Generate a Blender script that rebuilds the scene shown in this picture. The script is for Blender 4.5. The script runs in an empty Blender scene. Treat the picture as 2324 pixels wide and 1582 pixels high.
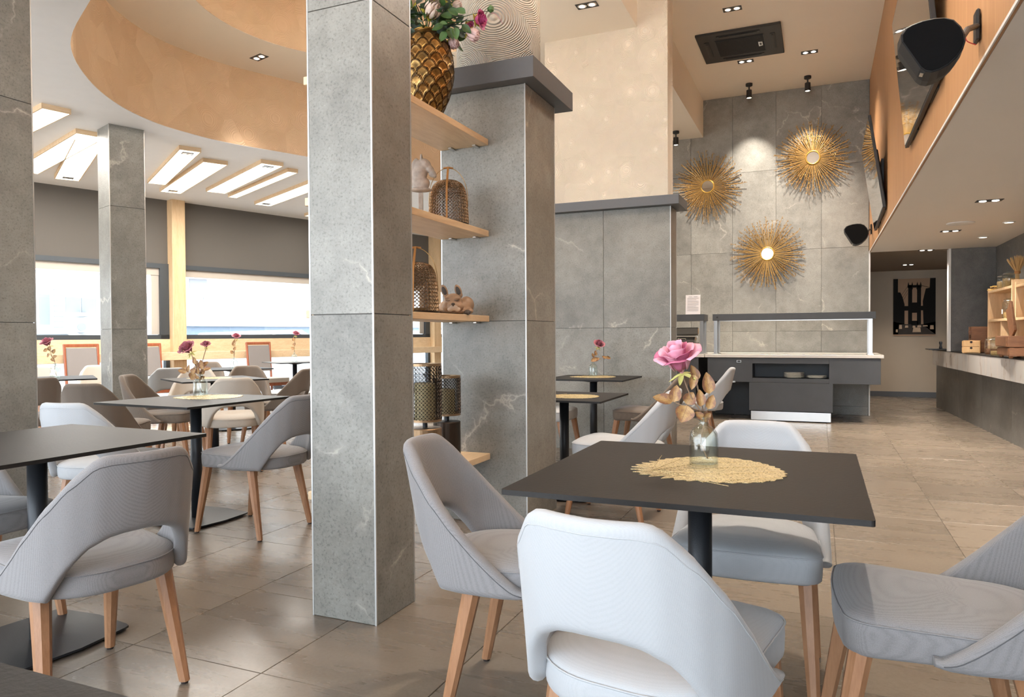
import bpy, bmesh, math, random
from mathutils import Vector, Matrix, Euler
random.seed(7)
PI = math.pi
sc = bpy.context.scene
COL = sc.collection
# ------------------------------------------------------------------ camera
def make_camera():
    f_px = 1646.57
    yaw, pit, rol = 0.402491, -0.0175972, 0.0060421
    cd = bpy.data.cameras.new('camera'); cam = bpy.data.objects.new('camera', cd); COL.objects.link(cam)
    cd.sensor_fit = 'HORIZONTAL'; cd.sensor_width = 36.0; cd.lens = f_px / 2324.0 * 36.0
    cd.clip_start = 0.02; cd.clip_end = 200
    cy, sy = math.cos(yaw), math.sin(yaw)
    f = Vector((-sy, cy, 0)); r = Vector((cy, sy, 0)); d = Vector((0, 0, -1))
    cp, sp = math.cos(pit), math.sin(pit)
    f2 = f * cp - d * sp; d2 = d * cp + f * sp
    cr, sr = math.cos(rol), math.sin(rol)
    r3 = r * cr + d2 * sr; d3 = d2 * cr - r * sr
    m = Matrix((r3, -d3, -f2)).transposed().to_4x4()
    m.translation = Vector((0, 0, 1.12))
    cam.matrix_world = m
    sc.camera = cam
make_camera()
# ------------------------------------------------------------------ world, sun, exposure
w = bpy.data.worlds.new('world'); sc.world = w; w.use_nodes = True
bg = w.node_tree.nodes['Background']
bg.inputs[0].default_value = (0.80, 0.90, 1.0, 1); bg.inputs[1].default_value = 3.9
sun_d = bpy.data.lights.new('sun', 'SUN'); sun_d.energy = 26.0; sun_d.angle = math.radians(2.0); sun_d.color = (1.0, 0.93, 0.82)
sun = bpy.data.objects.new('sun', sun_d); COL.objects.link(sun)
sun.rotation_euler = Vector((0.80, -0.12, -0.66)).to_track_quat('-Z', 'Y').to_euler()
sc.view_settings.view_transform = 'Standard'
sc.view_settings.look = 'None'
sc.view_settings.gamma = 1.0
sc.view_settings.use_curve_mapping = False
sc.view_settings.exposure = 1.0
sc.cycles.use_denoising = True
sc.cycles.max_bounces = 8; sc.cycles.diffuse_bounces = 5; sc.cycles.glossy_bounces = 4
sc.cycles.transmission_bounces = 8; sc.cycles.transparent_max_bounces = 12
sc.cycles.caustics_reflective = False; sc.cycles.caustics_refractive = False
sc.cycles.sample_clamp_indirect = 6.0

# ------------------------------------------------------------------ materials
MATS = {}
def new_mat(name):
    m = bpy.data.materials.new(name); m.use_nodes = True
    MATS[name] = m
    nt = m.node_tree
    return m, nt, nt.nodes['Principled BSDF']
def nd(nt, typ, **kw):
    n = nt.nodes.new(typ)
    for k, v in kw.items():
        setattr(n, k, v)
    return n
def setin(n, **kw):
    for k, v in kw.items():
        n.inputs[k.replace('_', ' ')].default_value = v
def mixc(nt, fac, a, b, mode='MIX'):
    n = nt.nodes.new('ShaderNodeMix'); n.data_type = 'RGBA'; n.blend_type = mode
    for sock, v in ((n.inputs[0], fac), (n.inputs[6], a), (n.inputs[7], b)):
        if hasattr(v, 'is_linked') or hasattr(v, 'node'):
            nt.links.new(v, sock)
        elif isinstance(v, (int, float)):
            sock.default_value = v
        else:
            sock.default_value = (*v, 1) if len(v) == 3 else v
    return n.outputs[2]
def mth(nt, op, a, b=None, c=None, clamp=False):
    n = nt.nodes.new('ShaderNodeMath'); n.operation = op; n.use_clamp = clamp
    for i, v in enumerate((a, b, c)):
        if v is None: continue
        if hasattr(v, 'node'): nt.links.new(v, n.inputs[i])
        else: n.inputs[i].default_value = v
    return n.outputs[0]
def coords(nt, rnd=True, scale=(1, 1, 1), rot=(0, 0, 0)):
    tc = nd(nt, 'ShaderNodeTexCoord'); mp = nd(nt, 'ShaderNodeMapping')
    mp.inputs['Scale'].default_value = scale; mp.inputs['Rotation'].default_value = rot
    src = tc.outputs['Object']
    if rnd:
        oi = nd(nt, 'ShaderNodeObjectInfo')
        vm = nd(nt, 'ShaderNodeVectorMath', operation='ADD')
        cb = nd(nt, 'ShaderNodeCombineXYZ')
        r20 = mth(nt, 'MULTIPLY', oi.outputs['Random'], 37.0); r21 = mth(nt, 'MULTIPLY', oi.outputs['Random'], 91.0)
        nt.links.new(r20, cb.inputs[0]); nt.links.new(r21, cb.inputs[1]); nt.links.new(r20, cb.inputs[2])
        nt.links.new(src, vm.inputs[0]); nt.links.new(cb.outputs[0], vm.inputs[1]); src = vm.outputs[0]
    nt.links.new(src, mp.inputs['Vector'])
    return mp.outputs[0]
def noise(nt, vec, scale, detail=4, rough=0.55, dist=0.0):
    n = nd(nt, 'ShaderNodeTexNoise'); setin(n, Scale=scale, Detail=detail, Roughness=rough, Distortion=dist)
    if vec is not None: nt.links.new(vec, n.inputs['Vector'])
    return n.outputs['Fac']
def ramp(nt, fac, stops):
    n = nd(nt, 'ShaderNodeValToRGB'); e = n.color_ramp.elements
    while len(e) > 1: e.remove(e[-1])
    e[0].position = stops[0][0]; e[0].color = (*stops[0][1], 1)
    for p, c in stops[1:]:
        k = e.new(p); k.color = (*c, 1)
    nt.links.new(fac, n.inputs[0]); return n.outputs[0]
def bump(nt, bs, h, strength=0.3, dist=0.01):
    b = nd(nt, 'ShaderNodeBump'); b.inputs['Strength'].default_value = strength; b.inputs['Distance'].default_value = dist
    nt.links.new(h, b.inputs['Height']); nt.links.new(b.outputs[0], bs.inputs['Normal'])
def plain(name, col, rough=0.5, metal=0.0, var=0.0, nscale=8.0, bmp=0.0, bscale=60.0, rnd=0.0, emis=None, estr=0.0, spec=None, coat=0.0):
    m, nt, bs = new_mat(name)
    bs.inputs['Base Color'].default_value = (*col, 1); bs.inputs['Roughness'].default_value = rough; bs.inputs['Metallic'].default_value = metal
    if spec is not None: bs.inputs['Specular IOR Level'].default_value = spec
    if coat: bs.inputs['Coat Weight'].default_value = coat
    if emis:
        bs.inputs['Emission Color'].default_value = (*emis, 1); bs.inputs['Emission Strength'].default_value = estr
    v = coords(nt)
    n1 = noise(nt, v, nscale, 3)
    lo = tuple(max(0, c * (1 - max(var, .03))) for c in col); hi = tuple(min(1, c * (1 + max(var, .03))) for c in col)
    c = mixc(nt, n1, lo, hi)
    if rnd:
        oi = nd(nt, 'ShaderNodeObjectInfo'); f = mth(nt, 'MULTIPLY_ADD', oi.outputs['Random'], rnd, 1 - rnd / 2)
        hs = nd(nt, 'ShaderNodeHueSaturation'); nt.links.new(c, hs.inputs['Color']); nt.links.new(f, hs.inputs['Value']); c = hs.outputs[0]
    nt.links.new(c, bs.inputs['Base Color'])
    if bmp:
        bump(nt, bs, noise(nt, v, bscale, 3), bmp, 0.004)
    return m
def stone(name, lo, hi, vein, rough=0.42, rnd=0.16, vscale=0.9):
    m, nt, bs = new_mat(name)
    v = coords(nt)
    big = noise(nt, v, 1.6, 5, 0.6, 0.4); med = noise(nt, v, 9.0, 5, 0.65); fine = noise(nt, v, 95.0, 3, 0.7)
    f = mth(nt, 'ADD', mth(nt, 'MULTIPLY', big, 0.62), mth(nt, 'MULTIPLY', med, 0.38))
    base = ramp(nt, f, [(0.34, lo), (0.62, hi)])
    sp = ramp(nt, fine, [(0.33, (0.55, 0.55, 0.55)), (0.45, (0.95, 0.95, 0.95)), (0.62, (1.02, 1.02, 1.02)), (0.74, (1.35, 1.35, 1.35))])
    base = mixc(nt, 0.8, base, sp, 'MULTIPLY')
    # veins: cell edges of a strongly warped Voronoi, broken by a mask
    wv = nd(nt, 'ShaderNodeTexNoise'); setin(wv, Scale=2.2, Detail=5, Roughness=0.6); nt.links.new(v, wv.inputs['Vector'])
    vm = nd(nt, 'ShaderNodeVectorMath', operation='SCALE'); nt.links.new(wv.outputs['Color'], vm.inputs[0]); vm.inputs['Scale'].default_value = 0.55
    va = nd(nt, 'ShaderNodeVectorMath', operation='ADD'); nt.links.new(v, va.inputs[0]); nt.links.new(vm.outputs[0], va.inputs[1])
    vo = nd(nt, 'ShaderNodeTexVoronoi', feature='DISTANCE_TO_EDGE'); vo.inputs['Scale'].default_value = vscale; nt.links.new(va.outputs[0], vo.inputs['Vector'])
    line = ramp(nt, vo.outputs['Distance'], [(0.0, (1, 1, 1)), (0.006, (0.25, 0.25, 0.25)), (0.018, (0, 0, 0))])
    msk = ramp(nt, noise(nt, v, 2.6, 3), [(0.5, (0, 0, 0)), (0.62, (1, 1, 1))])
    lm = mixc(nt, 1.0, line, msk, 'MULTIPLY')
    vf = nd(nt, 'ShaderNodeRGBToBW'); nt.links.new(lm, vf.inputs[0])
    c = mixc(nt, mth(nt, 'MULTIPLY', vf.outputs[0], 0.55), base, vein)
    oi = nd(nt, 'ShaderNodeObjectInfo'); hv = mth(nt, 'MULTIPLY_ADD', oi.outputs['Random'], rnd, 1 - rnd / 2)
    hs = nd(nt, 'ShaderNodeHueSaturation'); nt.links.new(c, hs.inputs['Color']); nt.links.new(hv, hs.inputs['Value'])
    nt.links.new(hs.outputs[0], bs.inputs['Base Color'])
    bs.inputs['Roughness'].default_value = rough
    bump(nt, bs, fine, 0.12, 0.002)
    return m
stone('wall_stone', (0.180, 0.174, 0.156), (0.305, 0.298, 0.270), (0.68, 0.62, 0.54))
stone('bar_stone', (0.10, 0.098, 0.093), (0.185, 0.178, 0.168), (0.42, 0.36, 0.32), rough=0.4)
def floor_mat():
    m, nt, bs = new_mat('floor_tile')
    v = coords(nt); vs = coords(nt, scale=(0.8, 4.0, 1))
    a = noise(nt, vs, 1.8, 6, 0.62, 0.5); b = noise(nt, v, 3.5, 4); f = noise(nt, v, 70, 4, 0.7)
    t = mth(nt, 'ADD', mth(nt, 'MULTIPLY', a, 0.7), mth(nt, 'MULTIPLY', b, 0.3))
    c = ramp(nt, t, [(0.30, (0.170, 0.138, 0.107)), (0.5, (0.190, 0.156, 0.122)), (0.68, (0.212, 0.176, 0.139))])
    c = mixc(nt, 0.25, c, ramp(nt, f, [(0.35, (0.5, 0.5, 0.5)), (0.6, (1.1, 1.1, 1.1))]), 'MULTIPLY')
    oi = nd(nt, 'ShaderNodeObjectInfo'); hv = mth(nt, 'MULTIPLY_ADD', oi.outputs['Random'], 0.22, 0.89)
    hs = nd(nt, 'ShaderNodeHueSaturation'); nt.links.new(c, hs.inputs['Color']); nt.links.new(hv, hs.inputs['Value'])
    nt.links.new(hs.outputs[0], bs.inputs['Base Color'])
    r = ramp(nt, a, [(0.3, (0.24, 0.24, 0.24)), (0.7, (0.32, 0.32, 0.32))])
    nt.links.new(r, bs.inputs['Roughness'])
    bump(nt, bs, mth(nt, 'ADD', f, mth(nt, 'MULTIPLY', a, 0.15)), 0.10, 0.002)
floor_mat()
def stucco(name, lo, hi, cell, ring, ringamp, rough=0.75):
    m, nt, bs = new_mat(name)
    v = coords(nt, rnd=False)
    vo = nd(nt, 'ShaderNodeTexVoronoi', feature='F1'); vo.inputs['Scale'].default_value = cell; vo.inputs['Randomness'].default_value = 0.75
    nt.links.new(v, vo.inputs['Vector'])
    d = vo.outputs['Distance']
    bw = nd(nt, 'ShaderNodeRGBToBW'); nt.links.new(vo.outputs['Color'], bw.inputs[0])
    s = mth(nt, 'SINE', mth(nt, 'MULTIPLY', d, ring))
    col = mixc(nt, bw.outputs[0], lo, hi)
    nt.links.new(col, bs.inputs['Base Color']); bs.inputs['Roughness'].default_value = rough
    h = mth(nt, 'ADD', mth(nt, 'MULTIPLY', s, ringamp), mth(nt, 'MULTIPLY', bw.outputs[0], 0.8))
    bump(nt, bs, h, 0.55, 0.008)
stucco('stucco_cream', (0.74, 0.65, 0.53), (0.80, 0.71, 0.585), 4.2, 230.0, 0.5)
stucco('stucco_comb', (0.80, 0.74, 0.63), (0.84, 0.78, 0.67), 3.2, 200.0, 1.6)
stucco('stucco_tan', (0.64, 0.44, 0.275), (0.73, 0.53, 0.35), 3.1, 200.0, 0.25, 0.55)
def wood(name, lo, hi, scale=(1, 1, 12), rough=0.45, rnd=0.12, dist=1.2, knots=False, ns=2.0):
    m, nt, bs = new_mat(name)
    v = coords(nt, scale=scale)
    a = noise(nt, v, ns, 6, 0.6, dist); b = noise(nt, v, ns * 9, 3, 0.6, 0.3)
    t = mth(nt, 'ADD', mth(nt, 'MULTIPLY', a, 0.65), mth(nt, 'MULTIPLY', b, 0.35))
    c = ramp(nt, t, [(0.32, lo), (0.66, hi)])
    if knots:
        v2 = coords(nt); vo = nd(nt, 'ShaderNodeTexVoronoi'); vo.inputs['Scale'].default_value = 4.0; nt.links.new(v2, vo.inputs['Vector'])
        k = ramp(nt, vo.outputs['Distance'], [(0.03, (1, 1, 1)), (0.08, (0, 0, 0))]); kb = nd(nt, 'ShaderNodeRGBToBW'); nt.links.new(k, kb.inputs[0])
        c = mixc(nt, mth(nt, 'MULTIPLY', kb.outputs[0], 0.6), c, tuple(x * 0.45 for x in lo))
    oi = nd(nt, 'ShaderNodeObjectInfo'); hv = mth(nt, 'MULTIPLY_ADD', oi.outputs['Random'], rnd, 1 - rnd / 2)
    hs = nd(nt, 'ShaderNodeHueSaturation'); nt.links.new(c, hs.inputs['Color']); nt.links.new(hv, hs.inputs['Value'])
    nt.links.new(hs.outputs[0], bs.inputs['Base Color']); bs.inputs['Roughness'].default_value = rough
    bump(nt, bs, b, 0.06, 0.002)
wood('leg_wood', (0.27, 0.125, 0.058), (0.43, 0.225, 0.118), (9, 9, 1.0), 0.38)
wood('pine', (0.58, 0.38, 0.20), (0.76, 0.55, 0.33), (8, 8, 0.8), 0.5, knots=True)
wood('pine_long', (0.66, 0.46, 0.27), (0.82, 0.63, 0.41), (9, 0.9, 9), 0.5)
wood('veneer_orange', (0.41, 0.205, 0.09), (0.53, 0.29, 0.135), (14, 14, 0.35), 0.5, rnd=0.05)
wood('red_wood', (0.27, 0.075, 0.035), (0.40, 0.13, 0.06), (8, 8, 1), 0.35)
wood('bar_wood', (0.17, 0.07, 0.03), (0.32, 0.15, 0.07), (1, 8, 8), 0.45)
wood('bamboo', (0.58, 0.34, 0.14), (0.74, 0.49, 0.23), (8, 8, 1), 0.45)
def fabric(name, col, var=0.22):
    m, nt, bs = new_mat(name)
    v = coords(nt, rnd=False)
    n1 = nd(nt, 'ShaderNodeTexVoronoi'); n1.inputs['Scale'].default_value = 420.0; n1.inputs['Randomness'].default_value = 0.25; nt.links.new(v, n1.inputs['Vector'])
    n2 = noise(nt, v, 7.0, 3)
    c = mixc(nt, mth(nt, 'MULTIPLY', n1.outputs['Distance'], 1.2, clamp=True), tuple(min(1, x * (1 + var * 0.45)) for x in col), tuple(x * (1 - var) for x in col))
    c = mixc(nt, mth(nt, 'MULTIPLY', n2, 0.12), c, tuple(x * 0.8 for x in col))
    nt.links.new(c, bs.inputs['Base Color']); bs.inputs['Roughness'].default_value = 0.88
    bs.inputs['Sheen Weight'].default_value = 0.25; bs.inputs['Sheen Roughness'].default_value = 0.4
    bump(nt, bs, n1.outputs['Distance'], 0.2, 0.001)
fabric('fabric_white', (0.465, 0.48, 0.50), 0.10)
fabric('fabric_grey', (0.268, 0.258, 0.262), 0.34)
fabric('fabric_taupe', (0.17, 0.135, 0.108), 0.25)
fabric('fabric_beige', (0.52, 0.465, 0.40), 0.14)
fabric('panel_weave', (0.26, 0.235, 0.225), 0.2)
fabric('blind_taupe', (0.125, 0.112, 0.098), 0.15)
fabric('seam_thread', (0.10, 0.10, 0.105), 0.1)
plain('paint_white', (0.86, 0.86, 0.86), 0.6, var=0.02)
plain('paint_beige', (0.88, 0.80, 0.68), 0.65, var=0.03, nscale=1.5)
plain('paint_cream', (0.88, 0.84, 0.79), 0.6, var=0.03, nscale=1.2)
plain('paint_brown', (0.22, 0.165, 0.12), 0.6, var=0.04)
plain('paint_corridor', (0.50, 0.42, 0.325), 0.7, var=0.04)
plain('tile_edge', (0.16, 0.155, 0.15), 0.7)
plain('grout', (0.10, 0.085, 0.07), 0.8)
plain('ledge_paint', (0.105, 0.11, 0.12), 0.5, var=0.06, nscale=40)
plain('metal_trim', (0.58, 0.58, 0.57), 0.38, 0.75)
plain('white_trim', (0.82, 0.82, 0.80), 0.4)
plain('table_laminate', (0.012, 0.010, 0.009), 0.50, var=0.35, nscale=6, bmp=0.15, bscale=120, spec=0.35)
plain('black_metal', (0.018, 0.02, 0.024), 0.42, 0.2, bmp=0.12, bscale=260)
plain('frame_metal', (0.07, 0.08, 0.09), 0.45, 0.4)
plain('black_plastic', (0.012, 0.012, 0.013), 0.45)
plain('black_rubber', (0.02, 0.012, 0.01), 0.7)
plain('speaker_cloth', (0.006, 0.006, 0.0065), 0.95, bmp=0.3, bscale=500, spec=0.1)
plain('speaker_body', (0.014, 0.015, 0.017), 0.45, spec=0.3)
plain('cassette_black', (0.022, 0.019, 0.017), 0.5)
plain('steel', (0.62, 0.61, 0.59), 0.28, 1.0, var=0.05)
plain('chrome', (0.75, 0.73, 0.70), 0.1, 1.0)
plain('mirror', (0.92, 0.91, 0.88), 0.03, 1.0)
plain('screen', (0.018, 0.017, 0.016), 0.045, 0.0, coat=1.0, spec=1.0)
plain('gold', (0.62, 0.38, 0.09), 0.38, 0.9, var=0.25, nscale=30)
plain('gold_ray', (0.40, 0.235, 0.075), 0.42, 0.75, var=0.35, nscale=25)
plain('brass', (0.42, 0.27, 0.12), 0.35, 0.95, var=0.15)
plain('bronze', (0.34, 0.225, 0.13), 0.36, 0.8, var=0.3, nscale=20)
plain('bronze_dark', (0.06, 0.045, 0.035), 0.4, 0.8, var=0.3)
plain('leather', (0.42, 0.20, 0.06), 0.55, var=0.15)
plain('candle', (0.72, 0.62, 0.36), 0.5)
plain('marble_plain', (0.62, 0.585, 0.54), 0.3, var=0.04)
plain('counter_grey', (0.062, 0.066, 0.073), 0.5, var=0.18, nscale=6)
plain('plate_white', (0.72, 0.70, 0.64), 0.25)
plain('paper', (0.78, 0.74, 0.75), 0.6)
plain('ink_grey', (0.30, 0.29, 0.31), 0.6)
plain('rose_petal', (0.44, 0.155, 0.20), 0.6, var=0.3, nscale=14)
plain('petal_pink', (0.76, 0.36, 0.47), 0.6, var=0.35, nscale=22)
plain('petal_mauve', (0.55, 0.15, 0.27), 0.6, var=0.3, nscale=22)
plain('petal_cream', (0.84, 0.70, 0.62), 0.6, var=0.12, nscale=18)
plain('petal_blush', (0.78, 0.58, 0.58), 0.6, var=0.15, nscale=18)
plain('petal_magenta', (0.55, 0.10, 0.27), 0.55, var=0.35, nscale=25)
plain('leaf_green', (0.055, 0.13, 0.04), 0.45, var=0.35, nscale=20, rnd=0.6)
plain('leaf_blue', (0.10, 0.155, 0.13), 0.5, var=0.3, nscale=20, rnd=0.4)
plain('leaf_lime', (0.42, 0.42, 0.05), 0.5, var=0.3)
plain('sepal', (0.52, 0.50, 0.16), 0.55, var=0.25)
def leaf_dry_mat():
    m, nt, bs = new_mat('leaf_dry')
    tc = nd(nt, 'ShaderNodeTexCoord'); sp = nd(nt, 'ShaderNodeSeparateXYZ'); nt.links.new(tc.outputs['Object'], sp.inputs[0])
    v = coords(nt)
    n = noise(nt, v, 3.2, 4, 0.6)
    ax = mth(nt, 'ABSOLUTE', sp.outputs[0])
    edge = mth(nt, 'ADD', mth(nt, 'MULTIPLY', ax, 1.1), mth(nt, 'MULTIPLY', sp.outputs[1], 0.25))
    t = mth(nt, 'ADD', mth(nt, 'MULTIPLY', edge, 0.55), mth(nt, 'MULTIPLY', n, 0.75))
    c = ramp(nt, t, [(0.38, (0.50, 0.31, 0.12)), (0.55, (0.40, 0.215, 0.075)), (0.70, (0.22, 0.095, 0.06)), (0.85, (0.36, 0.19, 0.06))])
    vein = mth(nt, 'SINE', mth(nt, 'MULTIPLY', mth(nt, 'SUBTRACT', sp.outputs[1], mth(nt, 'MULTIPLY', ax, 0.75)), 52.0))
    vf = ramp(nt, vein, [(0.86, (0, 0, 0)), (0.98, (1, 1, 1))]); bw = nd(nt, 'ShaderNodeRGBToBW'); nt.links.new(vf, bw.inputs[0])
    mid = mth(nt, 'LESS_THAN', ax, 0.014)
    c = mixc(nt, mth(nt, 'MAXIMUM', mth(nt, 'MULTIPLY', bw.outputs[0], 0.4), mth(nt, 'MULTIPLY', mid, 0.7)), c, (0.20, 0.09, 0.05))
    nt.links.new(c, bs.inputs['Base Color']); bs.inputs['Roughness'].default_value = 0.5
leaf_dry_mat()
plain('stem_brown', (0.26, 0.165, 0.10), 0.6, var=0.2)
plain('dog_fur', (0.36, 0.235, 0.15), 0.5, var=0.4, nscale=16)
plain('dog_pale', (0.55, 0.45, 0.36), 0.5, var=0.2)
plain('dog_dark', (0.075, 0.06, 0.05), 0.5, var=0.3)
plain('horse_stone', (0.36, 0.31, 0.27), 0.7, var=0.55, nscale=26, bmp=0.4, bscale=40)
plain('cork_white', (0.78, 0.77, 0.76), 0.7)
plain('tea_fill', (0.20, 0.08, 0.03), 0.7, var=0.5, nscale=60)
plain('grain_fill', (0.50, 0.33, 0.13), 0.8, var=0.4, nscale=80)
plain('pasta', (0.72, 0.47, 0.14), 0.5)
plain('wheat', (0.60, 0.40, 0.18), 0.7, var=0.2)
plain('asphalt', (0.42, 0.42, 0.43), 0.8, var=0.1)
plain('facade_white', (0.76, 0.76, 0.76), 0.8, var=0.04, nscale=0.6)
plain('facade_grey', (0.27, 0.28, 0.30), 0.8)
plain('facade_bar', (0.16, 0.15, 0.15), 0.7)
plain('car_white', (0.72, 0.74, 0.77), 0.25, coat=0.5)
plain('car_glass', (0.22, 0.27, 0.32), 0.1)
plain('awning_blue', (0.20, 0.25, 0.32), 0.6)
plain('lamp_glow', (1, 0.95, 0.88), 0.5, emis=(1.0, 0.93, 0.82), estr=3.2)
plain('panel_glow', (1, 0.97, 0.92), 0.5, emis=(1.0, 0.93, 0.82), estr=1.35)
plain('cable_red', (0.35, 0.02, 0.02), 0.5)
plain('poster_sepia', (0.46, 0.31, 0.205), 0.8, var=0.15, nscale=3)
plain('poster_black', (0.010, 0.009, 0.008), 0.7, spec=0.2)
plain('poster_dark', (0.04, 0.03, 0.024), 0.7, var=0.4, nscale=12)
plain('poster_light', (0.60, 0.43, 0.28), 0.5, var=0.3, nscale=12)
def marble():
    m, nt, bs = new_mat('marble_vein')
    v = coords(nt, rnd=False)
    vs = coords(nt, rnd=False, scale=(1.0, 1.0, 0.28))
    wv = noise(nt, vs, 2.0, 6, 0.55, 1.2)
    f = ramp(nt, wv, [(0.44, (0.62, 0.61, 0.60)), (0.494, (0.66, 0.63, 0.60)), (0.502, (0.42, 0.33, 0.26)), (0.512, (0.66, 0.63, 0.60)), (0.7, (0.66, 0.65, 0.64))])
    nt.links.new(f, bs.inputs['Base Color']); bs.inputs['Roughness'].default_value = 0.22
marble()
def glass(name, tint=(0.97, 0.985, 0.98), thin=True, rough=0.0):
    m, nt, bs = new_mat(name)
    out = nt.nodes['Material Output']
    if thin:
        tr = nd(nt, 'ShaderNodeBsdfTransparent'); tr.inputs[0].default_value = (*tint, 1)
        gl = nd(nt, 'ShaderNodeBsdfGlossy'); gl.inputs['Roughness'].default_value = 0.02
        lw = nd(nt, 'ShaderNodeLayerWeight'); lw.inputs[0].default_value = 0.5
        ff_ = mth(nt, 'MULTIPLY_ADD', mth(nt, 'POWER', lw.outputs['Facing'], 3.0), 0.75, 0.06)
        mx = nd(nt, 'ShaderNodeMixShader'); nt.links.new(ff_, mx.inputs[0]); nt.links.new(tr.outputs[0], mx.inputs[1]); nt.links.new(gl.outputs[0], mx.inputs[2])
        nt.links.new(mx.outputs[0], out.inputs[0])
    else:
        bs.inputs['Transmission Weight'].default_value = 1.0; bs.inputs['Roughness'].default_value = rough; bs.inputs['IOR'].default_value = 1.45
        bs.inputs['Base Color'].default_value = (*tint, 1)
glass('window_glass')
glass('jar_glass', (0.93, 0.96, 0.95))
glass('bottle_glass', (0.955, 0.985, 0.975))
def mat_weave_gold():
    m, nt, bs = new_mat('placemat_gold')
    v = coords(nt, rnd=False)
    n = noise(nt, v, 190.0, 3, 0.7)
    c = ramp(nt, n, [(0.36, (0.09, 0.06, 0.02)), (0.43, (0.55, 0.42, 0.20)), (0.6, (0.78, 0.66, 0.40))])
    nt.links.new(c, bs.inputs['Base Color']); bs.inputs['Roughness'].default_value = 0.4; bs.inputs['Metallic'].default_value = 0.45
    wv = nd(nt, 'ShaderNodeTexWave'); setin(wv, Scale=9.0, Distortion=2.0); nt.links.new(v, wv.inputs['Vector'])
    bump(nt, bs, mth(nt, 'ADD', n, wv.outputs['Fac']), 0.5, 0.003)
mat_weave_gold()

# ------------------------------------------------------------------ mesh helpers
def M(n): return MATS[n]
def obj(name, bm, mat, parent=None, smooth=False, loc=None, rot=None, recalc=True):
    if recalc: bmesh.ops.recalc_face_normals(bm, faces=bm.faces[:])
    me = bpy.data.meshes.new(name); bm.to_mesh(me); bm.free()
    mats = mat if isinstance(mat, (list, tuple)) else [mat]
    for k in mats: me.materials.append(MATS[k])
    if smooth:
        for p in me.polygons: p.use_smooth = True
    o = bpy.data.objects.new(name, me); COL.objects.link(o)
    if parent is not None: o.parent = parent
    if loc is not None: o.location = loc
    if rot is not None: o.rotation_euler = rot
    return o
def tag(o, label=None, cat=None, group=None, kind=None):
    if label: o['label'] = label
    if cat: o['category'] = cat
    if group: o['group'] = group
    if kind: o['kind'] = kind
    return o
def empty(name, label=None, cat=None, loc=(0, 0, 0), rz=0.0, group=None, kind=None):
    o = bpy.data.objects.new(name, None); COL.objects.link(o); o.empty_display_size = 0.1
    o.location = loc; o.rotation_euler = (0, 0, rz)
    return tag(o, label, cat, group, kind)
def copy_tree(root, loc=None, rz=None, label=None, group=None):
    r = root.copy(); COL.objects.link(r)
    if loc is not None: r.location = loc
    if rz is not None: r.rotation_euler = (0, 0, rz)
    if label: r['label'] = label
    if group: r['group'] = group
    for ch in list(root.children):
        c = ch.copy(); COL.objects.link(c); c.parent = r
        for g in list(ch.children):
            d = g.copy(); COL.objects.link(d); d.parent = c
    return r
def box(bm, x0, x1, y0, y1, z0, z1, bev=0.0, M4=None):
    vs = [bm.verts.new((x, y, z)) for z in (z0, z1) for y in (y0, y1) for x in (x0, x1)]
    fs = [(0, 1, 3, 2), (4, 6, 7, 5), (0, 4, 5, 1), (2, 3, 7, 6), (0, 2, 6, 4), (1, 5, 7, 3)]
    faces = [bm.faces.new([vs[i] for i in f]) for f in fs]
    if bev > 0:
        es = list({e for f in faces for e in f.edges})
        r = bmesh.ops.bevel(bm, geom=es, offset=bev, segments=1, affect='EDGES', profile=0.5)
        vs = list({v for f in r['faces'] for v in f.verts} | {v for v in vs if v.is_valid})
    if M4 is not None:
        bmesh.ops.transform(bm, matrix=M4, verts=[v for v in vs if v.is_valid])
    return vs
def BX(x0, x1, y0, y1, z0, z1, bev=0.0):
    bm = bmesh.new(); box(bm, x0, x1, y0, y1, z0, z1, bev); return bm
def tube(bm, pts, r, seg=8, close=False, caps=True):
    pts = [Vector(p) for p in pts]; n = len(pts)
    rr = r if isinstance(r, (list, tuple)) else [r] * n
    rings = []; up = None
    for i, p in enumerate(pts):
        if close: t = pts[(i + 1) % n] - pts[(i - 1) % n]
        else: t = pts[min(i + 1, n - 1)] - pts[max(i - 1, 0)]
        t.normalize()
        if up is None:
            up = t.orthogonal().normalized()
        else:
            up = (up - t * up.dot(t)); up = up.normalized() if up.length > 1e-6 else t.orthogonal().normalized()
        s = t.cross(up)
        rings.append([bm.verts.new(p + (up * math.cos(2 * PI * k / seg) + s * math.sin(2 * PI * k / seg)) * rr[i]) for k in range(seg)])
    m = n if close else n - 1
    for i in range(m):
        a, b = rings[i], rings[(i + 1) % n]
        for k in range(seg):
            bm.faces.new((a[k], a[(k + 1) % seg], b[(k + 1) % seg], b[k]))
    if caps and not close:
        bm.faces.new(rings[0][::-1]); bm.faces.new(rings[-1])
def TUBE(pts, r, seg=8, close=False):
    bm = bmesh.new(); tube(bm, pts, r, seg, close); return bm
def lathe(bm, prof, seg=24, c=(0, 0, 0), cap=True, sx=1.0, sy=1.0):
    rings = []
    for r, z in prof:
        rings.append([bm.verts.new((c[0] + sx * r * math.cos(2 * PI * k / seg), c[1] + sy * r * math.sin(2 * PI * k / seg), c[2] + z)) for k in range(seg)])
    for a, b in zip(rings, rings[1:]):
        for k in range(seg): bm.faces.new((a[k], a[(k + 1) % seg], b[(k + 1) % seg], b[k]))
    if cap:
        bm.faces.new(rings[0][::-1]); bm.faces.new(rings[-1])
    return rings
def LATHE(prof, seg=24, cap=True, **kw):
    bm = bmesh.new(); lathe(bm, prof, seg, cap=cap, **kw); return bm
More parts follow.
